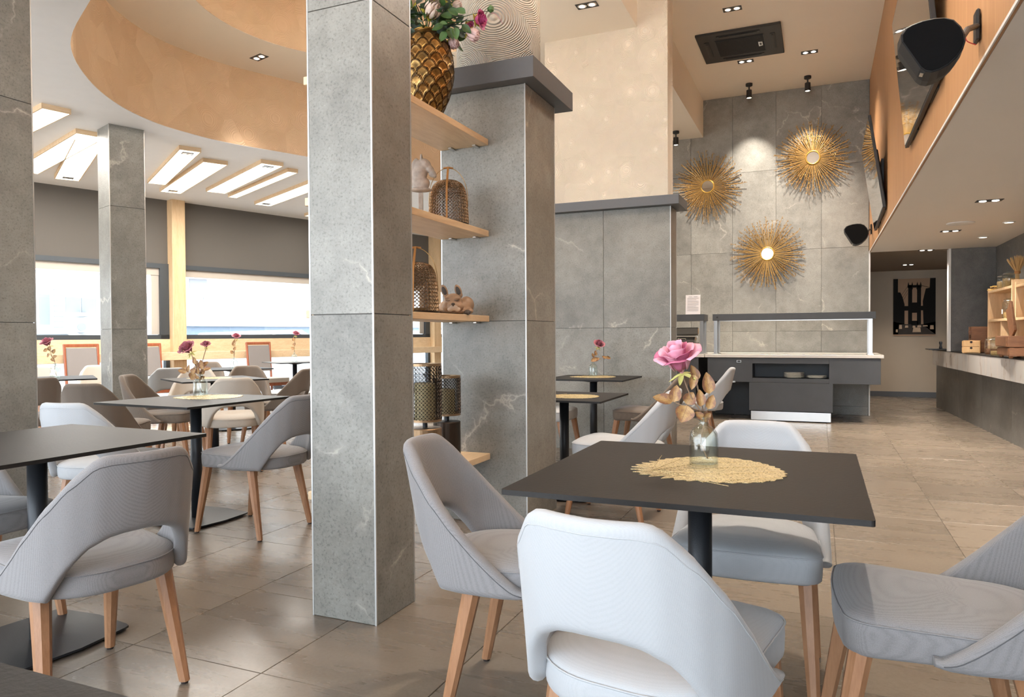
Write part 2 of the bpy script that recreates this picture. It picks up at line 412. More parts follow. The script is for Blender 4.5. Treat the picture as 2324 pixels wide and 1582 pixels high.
def prism(bm, pts, z0, z1):
    a = [bm.verts.new((x, y, z0)) for x, y in pts]; b = [bm.verts.new((x, y, z1)) for x, y in pts]
    n = len(pts)
    bm.faces.new(a[::-1]); bm.faces.new(b)
    for i in range(n): bm.faces.new((a[i], a[(i + 1) % n], b[(i + 1) % n], b[i]))
def PRISM(pts, z0, z1):
    bm = bmesh.new(); prism(bm, pts, z0, z1); return bm
def rrect(w, d, r, n=5):
    out = []
    for cx, cy, a0 in ((w - r, d - r, 0), (-w + r, d - r, PI / 2), (-w + r, -d + r, PI), (w - r, -d + r, 1.5 * PI)):
        for k in range(n + 1):
            a = a0 + PI / 2 * k / n; out.append((cx + r * math.cos(a), cy + r * math.sin(a)))
    return out
def blob(name, parts, mat, parent=None, voxel=0.004, smooth=6):
    bm = bmesh.new()
    for c, rad, rot in parts:
        mt = Matrix.Translation(c) @ Euler(rot).to_matrix().to_4x4() @ Matrix.Diagonal((*rad, 1))
        bmesh.ops.create_icosphere(bm, subdivisions=3, radius=1.0, matrix=mt)
    o = obj(name, bm, mat, parent, smooth=True)
    md = o.modifiers.new('remesh', 'REMESH'); md.mode = 'VOXEL'; md.voxel_size = voxel; md.use_smooth_shade = True
    sm = o.modifiers.new('smooth', 'SMOOTH'); sm.factor = 0.5; sm.iterations = smooth
    return o
def catmull(P, n=8):
    P = [Vector(p) for p in P]; out = []
    for i in range(len(P) - 1):
        p0 = P[max(i - 1, 0)]; p1 = P[i]; p2 = P[i + 1]; p3 = P[min(i + 2, len(P) - 1)]
        for k in range(n):
            t = k / n
            out.append(0.5 * ((2 * p1) + (p2 - p0) * t + (2 * p0 - 5 * p1 + 4 * p2 - p3) * t * t + (3 * p1 - p0 - 3 * p2 + p3) * t ** 3))
    out.append(P[-1]); return out
# ================================================================== ROOM SHELL
def struct(name, bm, mat, parent=None, **kw):
    o = obj(name, bm, mat, parent, **kw)
    if parent is None: o['kind'] = 'structure'
    return o
TILE_MESH = {}
def wall_tile(parent, name, p, ang, wdt, hgt, mat, th=0.010):
    """one stone panel; p = lower left corner on the wall plane, ang = direction of the panel's width, it stands proud to its right-hand side"""
    key = (round(wdt, 3), round(hgt, 3), mat)
    if key not in TILE_MESH:
        bm = BX(0.0015, wdt - 0.0015, -th, 0.001, 0.0015, hgt - 0.0015, 0.0012)
        bmesh.ops.recalc_face_normals(bm, faces=bm.faces[:])
        me = bpy.data.meshes.new('stone_panel'); bm.to_mesh(me); bm.free(); me.materials.append(MATS[mat]); TILE_MESH[key] = me
    o = bpy.data.objects.new(name, TILE_MESH[key]); COL.objects.link(o)
    o.parent = parent; o.location = p; o.rotation_euler = (0, 0, ang)
    return o
def tiled_face(parent, p0, ang, us, zs, mat='wall_stone'):
    c, s = math.cos(ang), math.sin(ang)
    for a, b in zip(us, us[1:]):
        for za, zb in zip(zs, zs[1:]):
            wall_tile(parent, 'stone_panel', (p0[0] + c * a, p0[1] + s * a, za), ang, b - a, zb - za, mat)

# ---- floor -------------------------------------------------------
WD = Vector((0.294, 0.956, 0)); WN = Vector((0.956, -0.294, 0)); WA = Vector((-9.608, 6.47, 0))
def wp(t, off=0.0, z=0.0):
    p = WA + WD * t + WN * off; return Vector((p.x, p.y, z))
wa, wb = wp(-9.4), wp(9.0)
fl = struct('floor', PRISM([(wa.x, wa.y), (2.6, wa.y), (2.6, 15.0), (wb.x, wb.y)], -0.12, -0.004), 'grout')
def floor_tiles():
    TX, TY = 0.595, 0.615
    x0, y0 = 0.665, 1.877
    yaw = 0.402491
    cells = []
    for i in range(-17, 4):
        for j in range(-7, 22):
            off = 0.0
            xa, ya = x0 + i * TX + off, y0 + j * TY
            cx, cy = xa + TX / 2, ya + TY / 2
            # inside the room?
            q = (Vector((cx, cy, 0)) - WA); 
            if q.dot(WN) < 0.42 or cx > 2.3 or cy > 14.7 or cy < -2.4: continue
            Z = -math.sin(yaw) * cx + math.cos(yaw) * cy; X = math.cos(yaw) * cx + math.sin(yaw) * cy
            vis = Z > 0.9 and abs(X / Z) < 0.80 and 1.12 / Z * 1646 < 900
            cells.append((0 if vis else 1, Z if vis else abs(Z) + 50, xa, ya))
    cells.sort()
    bm = BX(0.0015, TX - 0.0015, 0.0015, TY - 0.0015, -0.006, 0.0, 0.0012)
    me = bpy.data.meshes.new('floor_tile'); bmesh.ops.recalc_face_normals(bm, faces=bm.faces[:]); bm.to_mesh(me); bm.free(); me.materials.append(MATS['floor_tile'])
    rest = bmesh.new()
    for k, (v, Z, xa, ya) in enumerate(cells):
        if k < 300 and v == 0:
            o = bpy.data.objects.new('floor_tile', me); COL.objects.link(o); o.parent = fl; o.location = (xa, ya, 0)
        else:
            box(rest, xa + 0.0015, xa + TX - 0.0015, ya + 0.0015, ya + TY - 0.0015, -0.006, 0.0)
    o = obj('floor_tiles', rest, 'floor_tile', fl); o['kind'] = 'stuff'
floor_tiles()

# ---- back wall with stone panels ---------------------------------
YB = 11.02; XR = 0.606; HC = 4.57; HL = 4.03; HW = 3.2; HS = 2.225
wbk = struct('wall_back', BX(-2.7, XR - 0.004, YB, YB + 0.12, 0, HC + 0.05), 'tile_edge')
struct('wall_back_end', BX(XR - 0.004, XR + 0.1, YB, YB + 0.12, HS + 0.1, HC + 0.05), 'tile_edge')
us = [0.0, 0.105, 0.70, 1.295, 1.89, 2.485, 3.08, 3.29]
us = [3.29 - 0.595 * k for k in range(6)][::-1]; us = [0.0] + us
tiled_face(wbk, (-2.69, YB, 0), 0.0, us, [0, 0.12, 1.16, 2.31, 3.46, HC])
struct('trim_1', BX(XR - 0.006, XR + 0.012, YB - 0.022, YB + 0.12, 0, HS), 'white_trim')
# corridor beyond
struct('wall_corridor', BX(XR + 0.0, 2.5, 14.5, 14.62, 0, HS), 'paint_corridor')
struct('wall_corridor_left', BX(XR - 0.12, XR + 0.0, YB + 0.12, 14.62, 0, HS + 0.1), 'paint_corridor')
struct('baseboard_corridor', BX(XR, 2.4, 14.485, 14.5, 0, 0.09), 'ledge_paint')
dr = empty('door_1', kind='structure', loc=(XR, 12.6, 0))
obj('door_panel', BX(0.0, 0.035, -0.45, 0.45, 0.01, 2.0, 0.004), 'black_plastic', dr)
obj('door_frame', BX(0.0, 0.05, 0.46, 0.53, 0.0, 2.06), 'bar_wood', dr)
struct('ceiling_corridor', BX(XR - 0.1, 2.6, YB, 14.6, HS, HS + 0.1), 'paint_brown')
# ---- right side: soffit, veneer wall above it ---------------------
struct('ceiling_soffit', BX(XR + 0.014, 2.6, -2.55, YB, HS, HS + 0.08), 'paint_cream')
vw = struct('wall_right', BX(XR + 0.012, XR + 0.10, -2.55, YB, HS + 0.02, HC), 'tile_edge')
yv = -2.55
k = 0
while yv < YB - 0.01:
    y2 = min(yv + 1.22, YB - 0.0)
    obj('veneer_panel', BX(0, 0.0125, 0.0012, (y2 - yv) - 0.0012, 0, HC - HS), 'veneer_orange', vw, loc=(XR, yv, HS)); yv = y2; k += 1
struct('trim_2', BX(XR - 0.006, XR, -2.55, YB - 0.03, HS - 0.004, HS + 0.010), 'white_trim')
struct('wall_bar_side', BX(2.07, 2.2, -2.55, YB - 0.02, 0, HS), 'bar_stone')
wbr = struct('wall_bar_back', BX(1.561, 2.2, YB, YB + 0.12, 0.880, HS), 'tile_edge')
tiled_face(wbr, (1.565, YB, 0), 0.0, [0, 0.5, 0.635], [0.880, HS], 'bar_stone')
struct('trim_3', BX(1.540, 1.566, YB - 0.022, YB + 0.12, 0.880, HS), 'white_trim')
struct('wall_corridor_right', BX(2.4, 2.5, YB + 0.1, 14.6, 0, HS), 'paint_corridor')
# ---- ceilings ------------------------------------------------------
struct('ceiling_nave', BX(-1.6, XR + 0.1, -2.55, YB + 0.1, HC, HC + 0.1), 'paint_beige')
struct('ceiling_beam', BX(-1.64, -1.6, -2.55, YB, HL - 0.002, HC), 'paint_beige')
rim = catmull([(-2.2, -2.55), (-2.2, 0.6), (-2.45, 1.85), (-3.3, 2.74), (-4.136, 3.129), (-4.882, 3.535), (-5.418, 4.068), (-5.76, 4.603), (-5.92, 5.1), (-5.93, 5.5), (-5.833, 6.002), (-5.46, 6.845), (-4.85, 8.4), (-4.1, 9.8), (-3.3, 10.7), (-2.66, 11.02)], 6)
rim = [(p[0], p[1]) for p in [tuple(v) for v in rim]]
def fill_poly(outer, hole, z, thick):
    bm = bmesh.new()
    def loop(pts):
        vs = [bm.verts.new((x, y, z)) for x, y in pts]
        return [bm.edges.new((vs[i], vs[(i + 1) % len(vs)])) for i in range(len(vs))]
    es = loop(outer)
    if hole: es += loop(hole)
    bmesh.ops.triangle_fill(bm, edges=es, use_beauty=True, use_dissolve=False)
    r = bmesh.ops.extrude_face_region(bm, geom=bm.faces[:])
    bmesh.ops.translate(bm, vec=(0, 0, thick), verts=[v for v in r['geom'] if isinstance(v, bmesh.types.BMVert)])
    return bm
def vwall(bm, pts, z0, z1, close=False):
    a = [bm.verts.new((x, y, z0)) for x, y in pts]; b = [bm.verts.new((x, y, z1)) for x, y in pts]
    n = len(pts)
    for i in range(n if close else n - 1): bm.faces.new((a[i], a[(i + 1) % n], b[(i + 1) % n], b[i]))
struct('ceiling_window_side', fill_poly([(wa.x - 0.1, -2.6)] + [(rim[0][0], -2.6)] + rim[1:] + [(-2.66, 15.0), (wb.x - 0.1, 15.0)], None, HW, 0.006), 'paint_white')
ccx, ccy, ccr = -3.686, 5.29, 1.393
hole = [(ccx + ccr * math.cos(2 * PI * k / 72), ccy + ccr * math.sin(2 * PI * k / 72)) for k in range(72)]
struct('ceiling_lower', fill_poly(rim + [(-1.63, 11.02), (-1.63, -2.55)], hole, HL, 0.006), 'paint_beige')
bm = bmesh.new(); vwall(bm, rim, HW + 0.002, HL); 
struct('ceiling_rim', bm, 'stucco_tan', smooth=True, recalc=False)
bm = bmesh.new(); vwall(bm, hole, HL, HC, True)
struct('ceiling_recess_rim', bm, 'stucco_tan', smooth=True, recalc=False)
struct('ceiling_recess', PRISM([(ccx + 1.5 * math.cos(2 * PI * k / 48), ccy + 1.5 * math.sin(2 * PI * k / 48)) for k in range(48)], HC, HC + 0.06), 'paint_beige')
# ---- end walls out of sight (close the room) -----------------------
struct('wall_end_left', BX(-7.4, -2.6, 15.0, 15.1, 0, HW), 'paint_cream')
struct('wall_end_side', BX(-2.7, -2.6, YB + 0.12, 15.0, 0, HC), 'paint_cream')
# front facade behind the camera: posts and a head beam, the rest is open glazing
wf = empty('wall_front', kind='structure', loc=(0, -2.55, 0))
for xx in (-12.2, -9.6, -7.0, -4.4, -1.8, 0.55, 2.05):
    obj('post', BX(xx - 0.06, xx + 0.06, -0.06, 0.06, 0, 4.57), 'frame_metal', wf)
obj('head', BX(-12.3, -2.2, -0.08, 0.08, 3.0, 3.4), 'frame_metal', wf)
obj('head', BX(-2.2, 0.7, -0.08, 0.08, 4.3, 4.65), 'frame_metal', wf)
obj('head', BX(0.5, 2.3, -0.08, 0.08, 2.1, 4.6), 'frame_metal', wf)
obj('sill', BX(-12.3, 2.3, -0.05, 0.05, 0, 0.12), 'frame_metal', wf)
# ---- window wall on the left ---------------------------------------
wang = math.atan2(WD.y, WD.x)
def WBX(t0, t1, o0, o1, z0, z1, bev=0.0):
    bm = BX(t0, t1, -o1, -o0, z0, z1, bev)
    bmesh.ops.transform(bm, matrix=Matrix.Translation(WA) @ Matrix.Rotation(wang, 4, 'Z'), verts=bm.verts[:]); return bm
posts = [-8.4, -5.9, -3.4, -0.9, 1.70, 4.5, 7.1]
PW = 0.20
struct('wall_left', WBX(-9.4, 9.0, -0.10, 0.0, 2.235, HW + 0.09), 'blind_taupe')
for i in range(len(posts) + 1):
    a = -9.4 if i == 0 else posts[i - 1] + PW
    b = 9.0 if i == len(posts) else posts[i]
    wn = empty('window_%d' % (i + 1), kind='structure', loc=wp((a + b) / 2))
    def wob(nm, bm, mt):
        bmesh.ops.translate(bm, vec=-wp((a + b) / 2), verts=bm.verts[:]); return obj(nm, bm, mt, wn)
    wob('head_frame', WBX(a, b, -0.06, 0.03, 2.165, 2.235), 'frame_metal')
    wob('blind_roll', WBX(a + 0.05, b - 0.05, -0.05, -0.01, 2.06, 2.165), 'fabric_beige')
    wob('jamb_frame', WBX(b - 0.13, b - 0.0, -0.06, 0.03, 1.10, 2.165), 'frame_metal')
    wob('jamb_frame', WBX(a, a + 0.045, -0.06, 0.03, 1.10, 2.165), 'frame_metal')
    wob('curtain_edge', WBX(b - 0.24, b - 0.13, -0.05, -0.02, 1.17, 2.165), 'fabric_beige')
    wob('sill_frame', WBX(a, b, -0.06, 0.03, 1.10, 1.165), 'frame_metal')
    wob('glass_pane', WBX(a + 0.045, b - 0.13, -0.035, -0.029, 1.165, 2.165), 'window_glass')
    wob('glass_pane', WBX(a + 0.045, b - 0.05, -0.035, -0.029, 0.06, 0.78), 'window_glass')
    wob('bottom_frame', WBX(a, b, -0.06, 0.03, 0.0, 0.06), 'frame_metal')
    wob('jamb_frame', WBX(b - 0.06, b, -0.06, 0.03, 0.06, 0.78), 'frame_metal')
    wob('rail_board', WBX(a, b, -0.07, 0.05, 0.90, 1.10), 'pine_long')
for p in posts:
    q = wp(p + PW / 2, 0.06)
    tag(obj('wood_post', WBX(p, p + PW, -0.06, 0.16, 0, HW, 0.004), 'pine'), None, None, kind='structure').name = 'trim_post'
struct('trim_beam', WBX(-9.4, 9.0, 0.16, 0.28, 0.785, 0.905, 0.004), 'pine_long')
# ================================================================== PILLARS
def pillar(name, label, cx, cy, hw, hd, h, rz, zs, cat='pillar', mat='wall_stone', faces='nesw', split=1):
    t = empty(name, label, cat, (cx, cy, 0), rz)
    obj('core', BX(-hw + 0.010, hw - 0.010, -hd + 0.010, hd - 0.010, 0, h), 'tile_edge', t)
    zz = [z for z in zs if z < h - 0.02] + [h]
    def seg(L): return [L * k / split for k in range(split + 1)]
    m = 0.004
    tiled_face(t, (-hw + m, -hd + 0.010, 0), 0.0, seg(2 * hw - 2 * m), zz, mat)
    tiled_face(t, (hw - 0.010, -hd + m, 0), PI / 2, [0, 2 * hd - 2 * m], zz, mat)
    tiled_face(t, (hw - m, hd - 0.010, 0), PI, seg(2 * hw - 2 * m), zz, mat)
    tiled_face(t, (-hw + 0.010, hd - m, 0), -PI / 2, [0, 2 * hd - 2 * m], zz, mat)
    for sx in (-1, 1):
        for sy in (-1, 1):
            a = 0.007
            o = obj('corner_trim', BX(-a / 2, a / 2, -a / 2, a / 2, 0, h), 'metal_trim', t, loc=(sx * (hw - a / 2 + 0.001), sy * (hd - a / 2 + 0.001), 0))
            o['label'] = 'brushed metal corner trim'
    return t
ZS = [0, 1.208, 2.409, 3.61]
pA = pillar('stone_pillar', 'square grey stone-clad pillar in the centre foreground, left of the wooden shelves', -1.73, 2.50, 0.151, 0.144, HL, 0, ZS)
pillar('stone_pillar', 'dark grey stone-clad pillar cut off by the left edge of the picture', -4.16, 2.50, 0.16, 0.168, HL if False else HW, 0, ZS)
pillar('stone_pillar', 'slim stone-clad pillar under the white ceiling, standing before the left windows', -6.44, 5.18, 0.155, 0.165, HW, math.radians(-20), ZS)
# pillar B with ledge and round plaster shaft
B0 = (-2.138, -1.58, 3.928, 4.43)
pB = pillar('stone_pier', 'broad stone-clad pier right of the wooden shelves, topped by a grey ledge', (B0[0] + B0[1]) / 2, (B0[2] + B0[3]) / 2, (B0[1] - B0[0]) / 2, (B0[3] - B0[2]) / 2, 2.585, 0, ZS[:2])
hw, hd = (B0[1] - B0[0]) / 2, (B0[3] - B0[2]) / 2
tag(obj('ledge', BX(-hw - 0.085, hw + 0.085, -hd - 0.085, hd + 0.12, 2.585, 2.705, 0.002), 'ledge_paint', pB), 'dark grey projecting ledge')
tag(obj('plaster_shaft', LATHE([(0.262, 2.705), (0.262, HL)], 64), 'stucco_comb', pB, smooth=True), 'round shaft of cream combed plaster')
# pier C (with flat plaster wall on top)
C0 = (-3.3, -1.285, 6.80, 7.09)
pC = empty('stone_pier', 'wide stone-clad pier with grey ledge and cream plaster wall above, behind the two far tables', 'pillar', ((C0[0] + C0[1]) / 2, (C0[2] + C0[3]) / 2, 0))
hw, hd = (C0[1] - C0[0]) / 2, (C0[3] - C0[2]) / 2
hC = 2.32
obj('core', BX(-hw + 0.01, hw - 0.01, -hd + 0.01, hd - 0.01, 0, hC), 'tile_edge', pC)
tiled_face(pC, (-hw + 0.004, -hd + 0.01, 0), 0.0, [0, 0.13, 0.73, 1.365, 2 * hw - 0.008], [0, 1.19, hC])
tiled_face(pC, (hw - 0.01, -hd + 0.004, 0), PI / 2, [0, 2 * hd - 0.008], [0, 1.19, hC])
obj('corner_trim', BX(hw - 0.006, hw + 0.001, -hd - 0.001, -hd + 0.006, 0, hC), 'metal_trim', pC)
obj('corner_trim', BX(hw - 0.006, hw + 0.001, hd - 0.006, hd + 0.001, 0, hC), 'metal_trim', pC)
tag(obj('ledge', BX(-hw - 0.08, hw + 0.09, -hd - 0.085, hd + 0.085, hC, hC + 0.088, 0.002), 'ledge_paint', pC), 'dark grey projecting ledge')
tag(obj('plaster_wall', BX(-2.53 + 2.2925, hw - 0.03, -hd + 0.02, hd - 0.02, hC + 0.088, HC), 'stucco_cream', pC), 'cream trowelled plaster wall')
# ================================================================== LAMPS
def lamp(name, typ, loc, energy, col=(1, 0.86, 0.7), rot=(0, 0, 0), parent=None, **kw):
    d = bpy.data.lights.new(name, typ); d.energy = energy; d.color = col
    for k2, v in kw.items(): setattr(d, k2, v)
    o = bpy.data.objects.new(name, d); COL.objects.link(o); o.location = loc; o.rotation_euler = rot
    if parent is not None: o.parent = parent
    return o
WARM = (1.0, 0.88, 0.75)
def double_downlight(x, y, z, label, rz=0, energy=26, group=None, tilt=(0, 0), cone=88):
    t = empty('recessed_downlight', label, 'ceiling light', (x, y, z), rz, group)
    bm = bmesh.new()
    for a in (-0.0955, 0.0895): box(bm, a, a + 0.006, -0.052, 0.052, -0.004, 0.001)
    for a in (-0.052, 0.046): box(bm, -0.0895, 0.0895, a, a + 0.006, -0.004, 0.001)
    box(bm, -0.003, 0.003, -0.046, 0.046, -0.003, 0.001)
    obj('frame', bm, 'black_plastic', t)
    obj('housing', BX(-0.0895, 0.0895, -0.046, 0.046, -0.0015, 0.0), 'cassette_black', t)
    for s in (-1, 1):
        obj('reflector', LATHE([(0.033, -0.0035), (0.040, -0.0035), (0.040, -0.0015)], 20, cap=False), 'chrome', t, loc=(s * 0.0455, 0, 0))
        b = obj('bulb', LATHE([(0.028, -0.005), (0.02, -0.009), (0.001, -0.011)], 16), 'lamp_glow', t, loc=(s * 0.0455, 0, 0))
    lamp('spot', 'SPOT', (0, 0, -0.02), energy, WARM, (tilt[0], tilt[1], 0), t, spot_size=math.radians(cone), spot_blend=1.0, shadow_soft_size=0.04)
    return t
double_downlight(-0.868, 8.054, HC, 'twin recessed downlight nearest the top edge, in front of the black air-conditioning cassette', 0, 230, cone=108)
double_downlight(-0.133, 9.66, HC, 'twin recessed downlight in the beige ceiling right of the black air-conditioning cassette', 0, 210, cone=108)
double_downlight(-0.88, 9.656, HC, 'twin recessed downlight just behind the black air-conditioning cassette', 0, 210, cone=108)
double_downlight(-1.901, 6.2, HL, 'twin recessed downlight in the pale ceiling strip above the cream plaster wall', 0, 40, cone=64)
double_downlight(-5.376, 5.964, HL, 'twin recessed downlight in the curved ceiling recess at upper left', math.radians(-15), 110, cone=70)
double_downlight(-0.5, 5.6, HC, 'added unseen fill downlight in the high beige ceiling, above the top edge', 0, 110, cone=92)  # unseen downlight, added to lift the light in the nave
double_downlight(-0.05, 3.5, HC, 'added unseen fill downlight in the high beige ceiling over the front table, above the top edge', 0, 240, cone=74)  # added out of view to brighten the front table's far chair
for k_ in (1, 2, 4, 5, 6):  # unseen downlights added so the floor bounces light onto the ceilings
    a_ = math.radians(158 + 0) - k_ * PI / 4
    double_downlight(-3.72 + 1.75 * math.cos(a_), 5.35 + 1.75 * math.sin(a_), HL, ('first', 'second', 'third', 'fourth', 'fifth', 'sixth', 'seventh')[k_ - 1] + ' added unseen fill downlight clockwise round the curved ceiling recess', a_, 60, cone=100)
double_downlight(1.292, 7.156, HS, 'nearest twin downlight in the low pale ceiling above the bar', 0, 150, cone=108)
double_downlight(1.289, 9.096, HS, 'middle twin downlight in the low pale ceiling, left of the round smoke cover', 0, 140, cone=108)
double_downlight(1.285, 11.044, HS - 0.0, 'twin downlight where the low pale ceiling turns brown', 0, 40, cone=120)
double_downlight(1.289, 13.243, HS, 'twin downlight in the brown corridor ceiling, in front of the bridge poster', 0, 60, cone=120)
double_downlight(1.3, 4.8, HS, 'added unseen fill downlight in the low pale ceiling beyond the right edge', 0, 150, cone=108)  # added out of view as extra light under the low ceiling
for x, y, lb in ((1.727, 8.631, 'round recessed spot nearest the right edge in the low pale ceiling'), (1.719, 9.845, 'small round recessed spot above the grey bar wall')):
    t = empty('round_spot', lb, 'ceiling light', (x, y, HS))
    obj('ring', LATHE([(0.055, 0.0), (0.055, -0.006), (0.040, -0.008)], 24, cap=False), 'white_trim', t, smooth=True)
    obj('bulb', LATHE([(0.040, -0.004), (0.001, -0.006)], 20), 'lamp_glow', t)
    lamp('spot', 'SPOT', (0, 0, -0.02), 14, WARM, (0, 0, 0), t, spot_size=math.radians(110), spot_blend=0.8)
tag(obj('ceiling_cover', LATHE([(0.125, 0), (0.125, -0.006), (0.115, -0.012), (0.001, -0.014)], 40), 'white_trim', loc=(1.289, 8.487, HS), smooth=True), 'flat round white cover on the low pale ceiling', 'cover')
def track_spot(x, y, z, label, en):
    t = empty('ceiling_spotlight', label, 'ceiling light', (x, y, z), 0, 'black spotlights before the stone wall')
    obj('canopy', LATHE([(0.045, 0), (0.045, -0.03), (0.040, -0.034)], 24), 'black_plastic', t, smooth=False)
    obj('stem', LATHE([(0.010, -0.034), (0.010, -0.09)], 10), 'black_plastic', t)
    b = obj('barrel', LATHE([(0.036, -0.09), (0.038, -0.20), (0.034, -0.20), (0.030, -0.19)], 24), 'black_plastic', t)
    obj('lens', LATHE([(0.030, -0.192), (0.001, -0.192)], 20), 'lamp_glow', t)
    lamp('spot', 'SPOT', (0, 0.03, -0.21), en, (1, 0.9, 0.78), (math.radians(14), 0, 0), t, spot_size=math.radians(70), spot_blend=1.0, shadow_soft_size=0.02)
track_spot(-0.914, 10.535, HC, 'left one of the two black ceiling spotlights under the high beige ceiling', 130)
track_spot(-0.167, 10.553, HC, 'right one of the two black ceiling spotlights under the high beige ceiling', 130)
track_spot(-1.911, 10.523, HL, 'black ceiling spotlight on the lower pale ceiling left of the sunburst mirrors', 50)
def fill_uplighter(x, y, z, rz, en, label):  # made-up lamp shining upward, added out of view to brighten the ceilings
    t = empty('added_uplighter', label, 'added fill lamp', (x, y, z), rz)
    obj('back_plate', BX(-0.05, 0.05, -0.012, 0.0, -0.06, 0.06, 0.003), 'black_plastic', t)
    obj('cup', LATHE([(0.035, -0.08), (0.05, 0.05), (0.045, 0.05), (0.03, -0.07)], 24, c=(0, -0.075, 0)), 'black_plastic', t)
    obj('bulb', LATHE([(0.03, 0.0), (0.02, 0.02), (0.001, 0.025)], 16, c=(0, -0.075, 0)), 'lamp_glow', t)
    lamp('spot', 'SPOT', (0, -0.085, 0.07), en, (1.0, 0.90, 0.78), (PI - 0.25, 0, 0), t, spot_size=math.radians(140), spot_blend=1.0, shadow_soft_size=0.06)
def fill_globe(x, y, z, top, en, label):  # made-up globe lamp kept out of sight, added to brighten ceilings and rim
    t = empty('added_globe', label, 'pendant lamp', (x, y, z))
    obj('cord', LATHE([(0.004, 0.09), (0.004, top - z)], 8), 'black_plastic', t)
    obj('globe', LATHE([(0.10 * math.sin(PI * k / 12) + 1e-4, -0.10 * math.cos(PI * k / 12)) for k in range(13)], 24), 'lamp_glow', t, smooth=True)
    lamp('point', 'POINT', (0, 0, -0.0), en, (1.0, 0.90, 0.78), (0, 0, 0), t, shadow_soft_size=0.11)
fill_globe(-3.55, 5.30, 3.45, HC, 120, 'added white globe fill lamp hanging in the curved recess, hidden behind the centre pillar')
fill_globe(-0.45, 4.6, 3.75, HC, 150, 'added white globe fill lamp under the high beige ceiling, above the top edge')
fill_uplighter(XR - 0.001, 1.3, 2.95, -PI / 2, 110, 'added fill lamp on the veneer wall right of the camera, out of the picture')
fill_uplighter(XR - 0.001, 3.3, 3.35, -PI / 2, 70, 'added fill lamp on the veneer wall above the speaker, out of the picture')
fill_uplighter(-1.885, 2.5, 3.05, -PI / 2, 110, 'added fill lamp high on the left face of the centre pillar, out of the picture')
# light boxes
def light_box(c, dirv, L, wd, label, lights):
    ang = math.atan2(dirv[1], dirv[0])
    t = empty('ceiling_light_panel', label, 'ceiling light', (c[0], c[1], HW), ang, 'wood-edged light panels on the white ceiling')
    a, b, h, e = L / 2, wd / 2, 0.046, 0.012
    for x0, x1, y0, y1 in ((-a, a, -b, -b + e), (-a, a, b - e, b), (-a, -a + e, -b + e, b - e), (a - e, a, -b + e, b - e)):
        obj('wooden_edge', BX(x0, x1, y0, y1, -h, 0.0), 'pine_long', t)
    obj('diffuser', BX(-a + e, a - e, -b + e, b - e, -h + 0.004, -h + 0.010), 'panel_glow', t)
    for s in lights:
        k = obj('spot_insert', BX(-0.05, 0.05, -0.06, 0.06, -h - 0.001, -h + 0.004), 'cassette_black', t, loc=(s * (a - 0.14), 0, 0))
        for q in (-1, 1):
            obj('bulb', LATHE([(0.03, -h - 0.002), (0.001, -h - 0.006)], 14), 'steel', k, loc=(0, q * 0.028, 0))
    lamp('area', 'AREA', (0, 0, -h + 0.003), 15 * L * wd / 0.5, (1, 0.95, 0.88), (0, 0, 0), t, shape='RECTANGLE', size=L - 2 * e, size_y=wd - 2 * e)
def lb(p, q, r, label, lights=()):   # p,q = one long edge, r = corner beside q
    p, q, r = Vector(p), Vector(q), Vector(r)
    d = (q - p); L = d.length; d.normalize(); n = Vector((-d.y, d.x)); wd = (r - q).dot(n); c = (p + q) / 2 + n * wd / 2
    light_box(c, d, L, abs(wd), label, lights)
lb((-8.98, 6.252), (-7.02, 5.11), (-6.88, 5.35), 'light panel half hidden behind the slim stone pillar, on its left', (-1,))
lb((-8.146, 6.931), (-6.381, 5.839), (-6.26, 6.03), 'light panel with a twin spot at its far right end, just right of the slim stone pillar', (1,))
lb((-8.461, 7.399), (-6.58, 6.36), (-6.45, 6.61), 'light panel second to the right of the slim stone pillar, twin spot at its lower end', (-1,))
lb((-7.885, 7.666), (-6.02, 6.69), (-5.90, 6.93), 'broad light panel with a twin spot near its upper right end, before the narrow panel', (1,))
lb((-7.91, 8.10), (-6.03, 7.16), (-5.97, 7.28), 'narrowest light panel on the white ceiling', ())
lb((-7.983, 8.712), (-6.2, 7.80), (-6.08, 8.03), 'light panel just left of the big front pillar, twin spot at its lower left end', (-1,))
lb((-8.0, 9.9), (-6.2, 9.0), (-6.1, 9.2), 'light panel mostly hidden behind the big front pillar', ())
lb((-9.0, 5.75), (-6.792, 4.957), (-6.70, 5.21), 'light panel at left whose end shows below the small one by the dark left pillar', ())
lb((-8.5, 4.9), (-6.327, 4.30), (-6.26, 4.53), 'small visible end of a light panel beside the dark left pillar', ())
lb((-10.2, 3.5), (-8.2, 2.9), (-8.12, 3.15), 'light panel beyond the left edge of the picture', ())
lb((-6.6, 11.2), (-4.8, 10.3), (-4.7, 10.5), 'farthest light panel, seen between the pillar and the pier', ())
# air-conditioning cassette
t = empty('air_conditioner', 'black four-way air-conditioning cassette in the high beige ceiling', 'air conditioner', (-0.877, 9.037, HC))
obj('panel_frame', BX(-0.465, 0.465, -0.455, 0.455, -0.028, 0.0, 0.006), 'cassette_black', t)
g = obj('grille', BX(-0.27, 0.27, -0.25, 0.25, -0.034, -0.028), 'black_plastic', t)
for k in range(26):
    yy = -0.24 + 0.48 * k / 25
    obj('slat', BX(-0.262, 0.262, yy - 0.0035, yy + 0.0035, -0.040, -0.034), 'cassette_black', g)
for k in range(4):
    a = k * PI / 2
    v = obj('air_outlet', BX(-0.24, 0.24, -0.026, 0.026, -0.035, -0.028, 0.002), 'black_plastic', t, loc=(math.cos(a) * 0.365, math.sin(a) * 0.355, 0), rot=(0, 0, a + PI / 2))
    obj('flap', BX(-0.21, 0.21, -0.012, 0.012, -0.041, -0.035, 0.002), 'cassette_black', v)
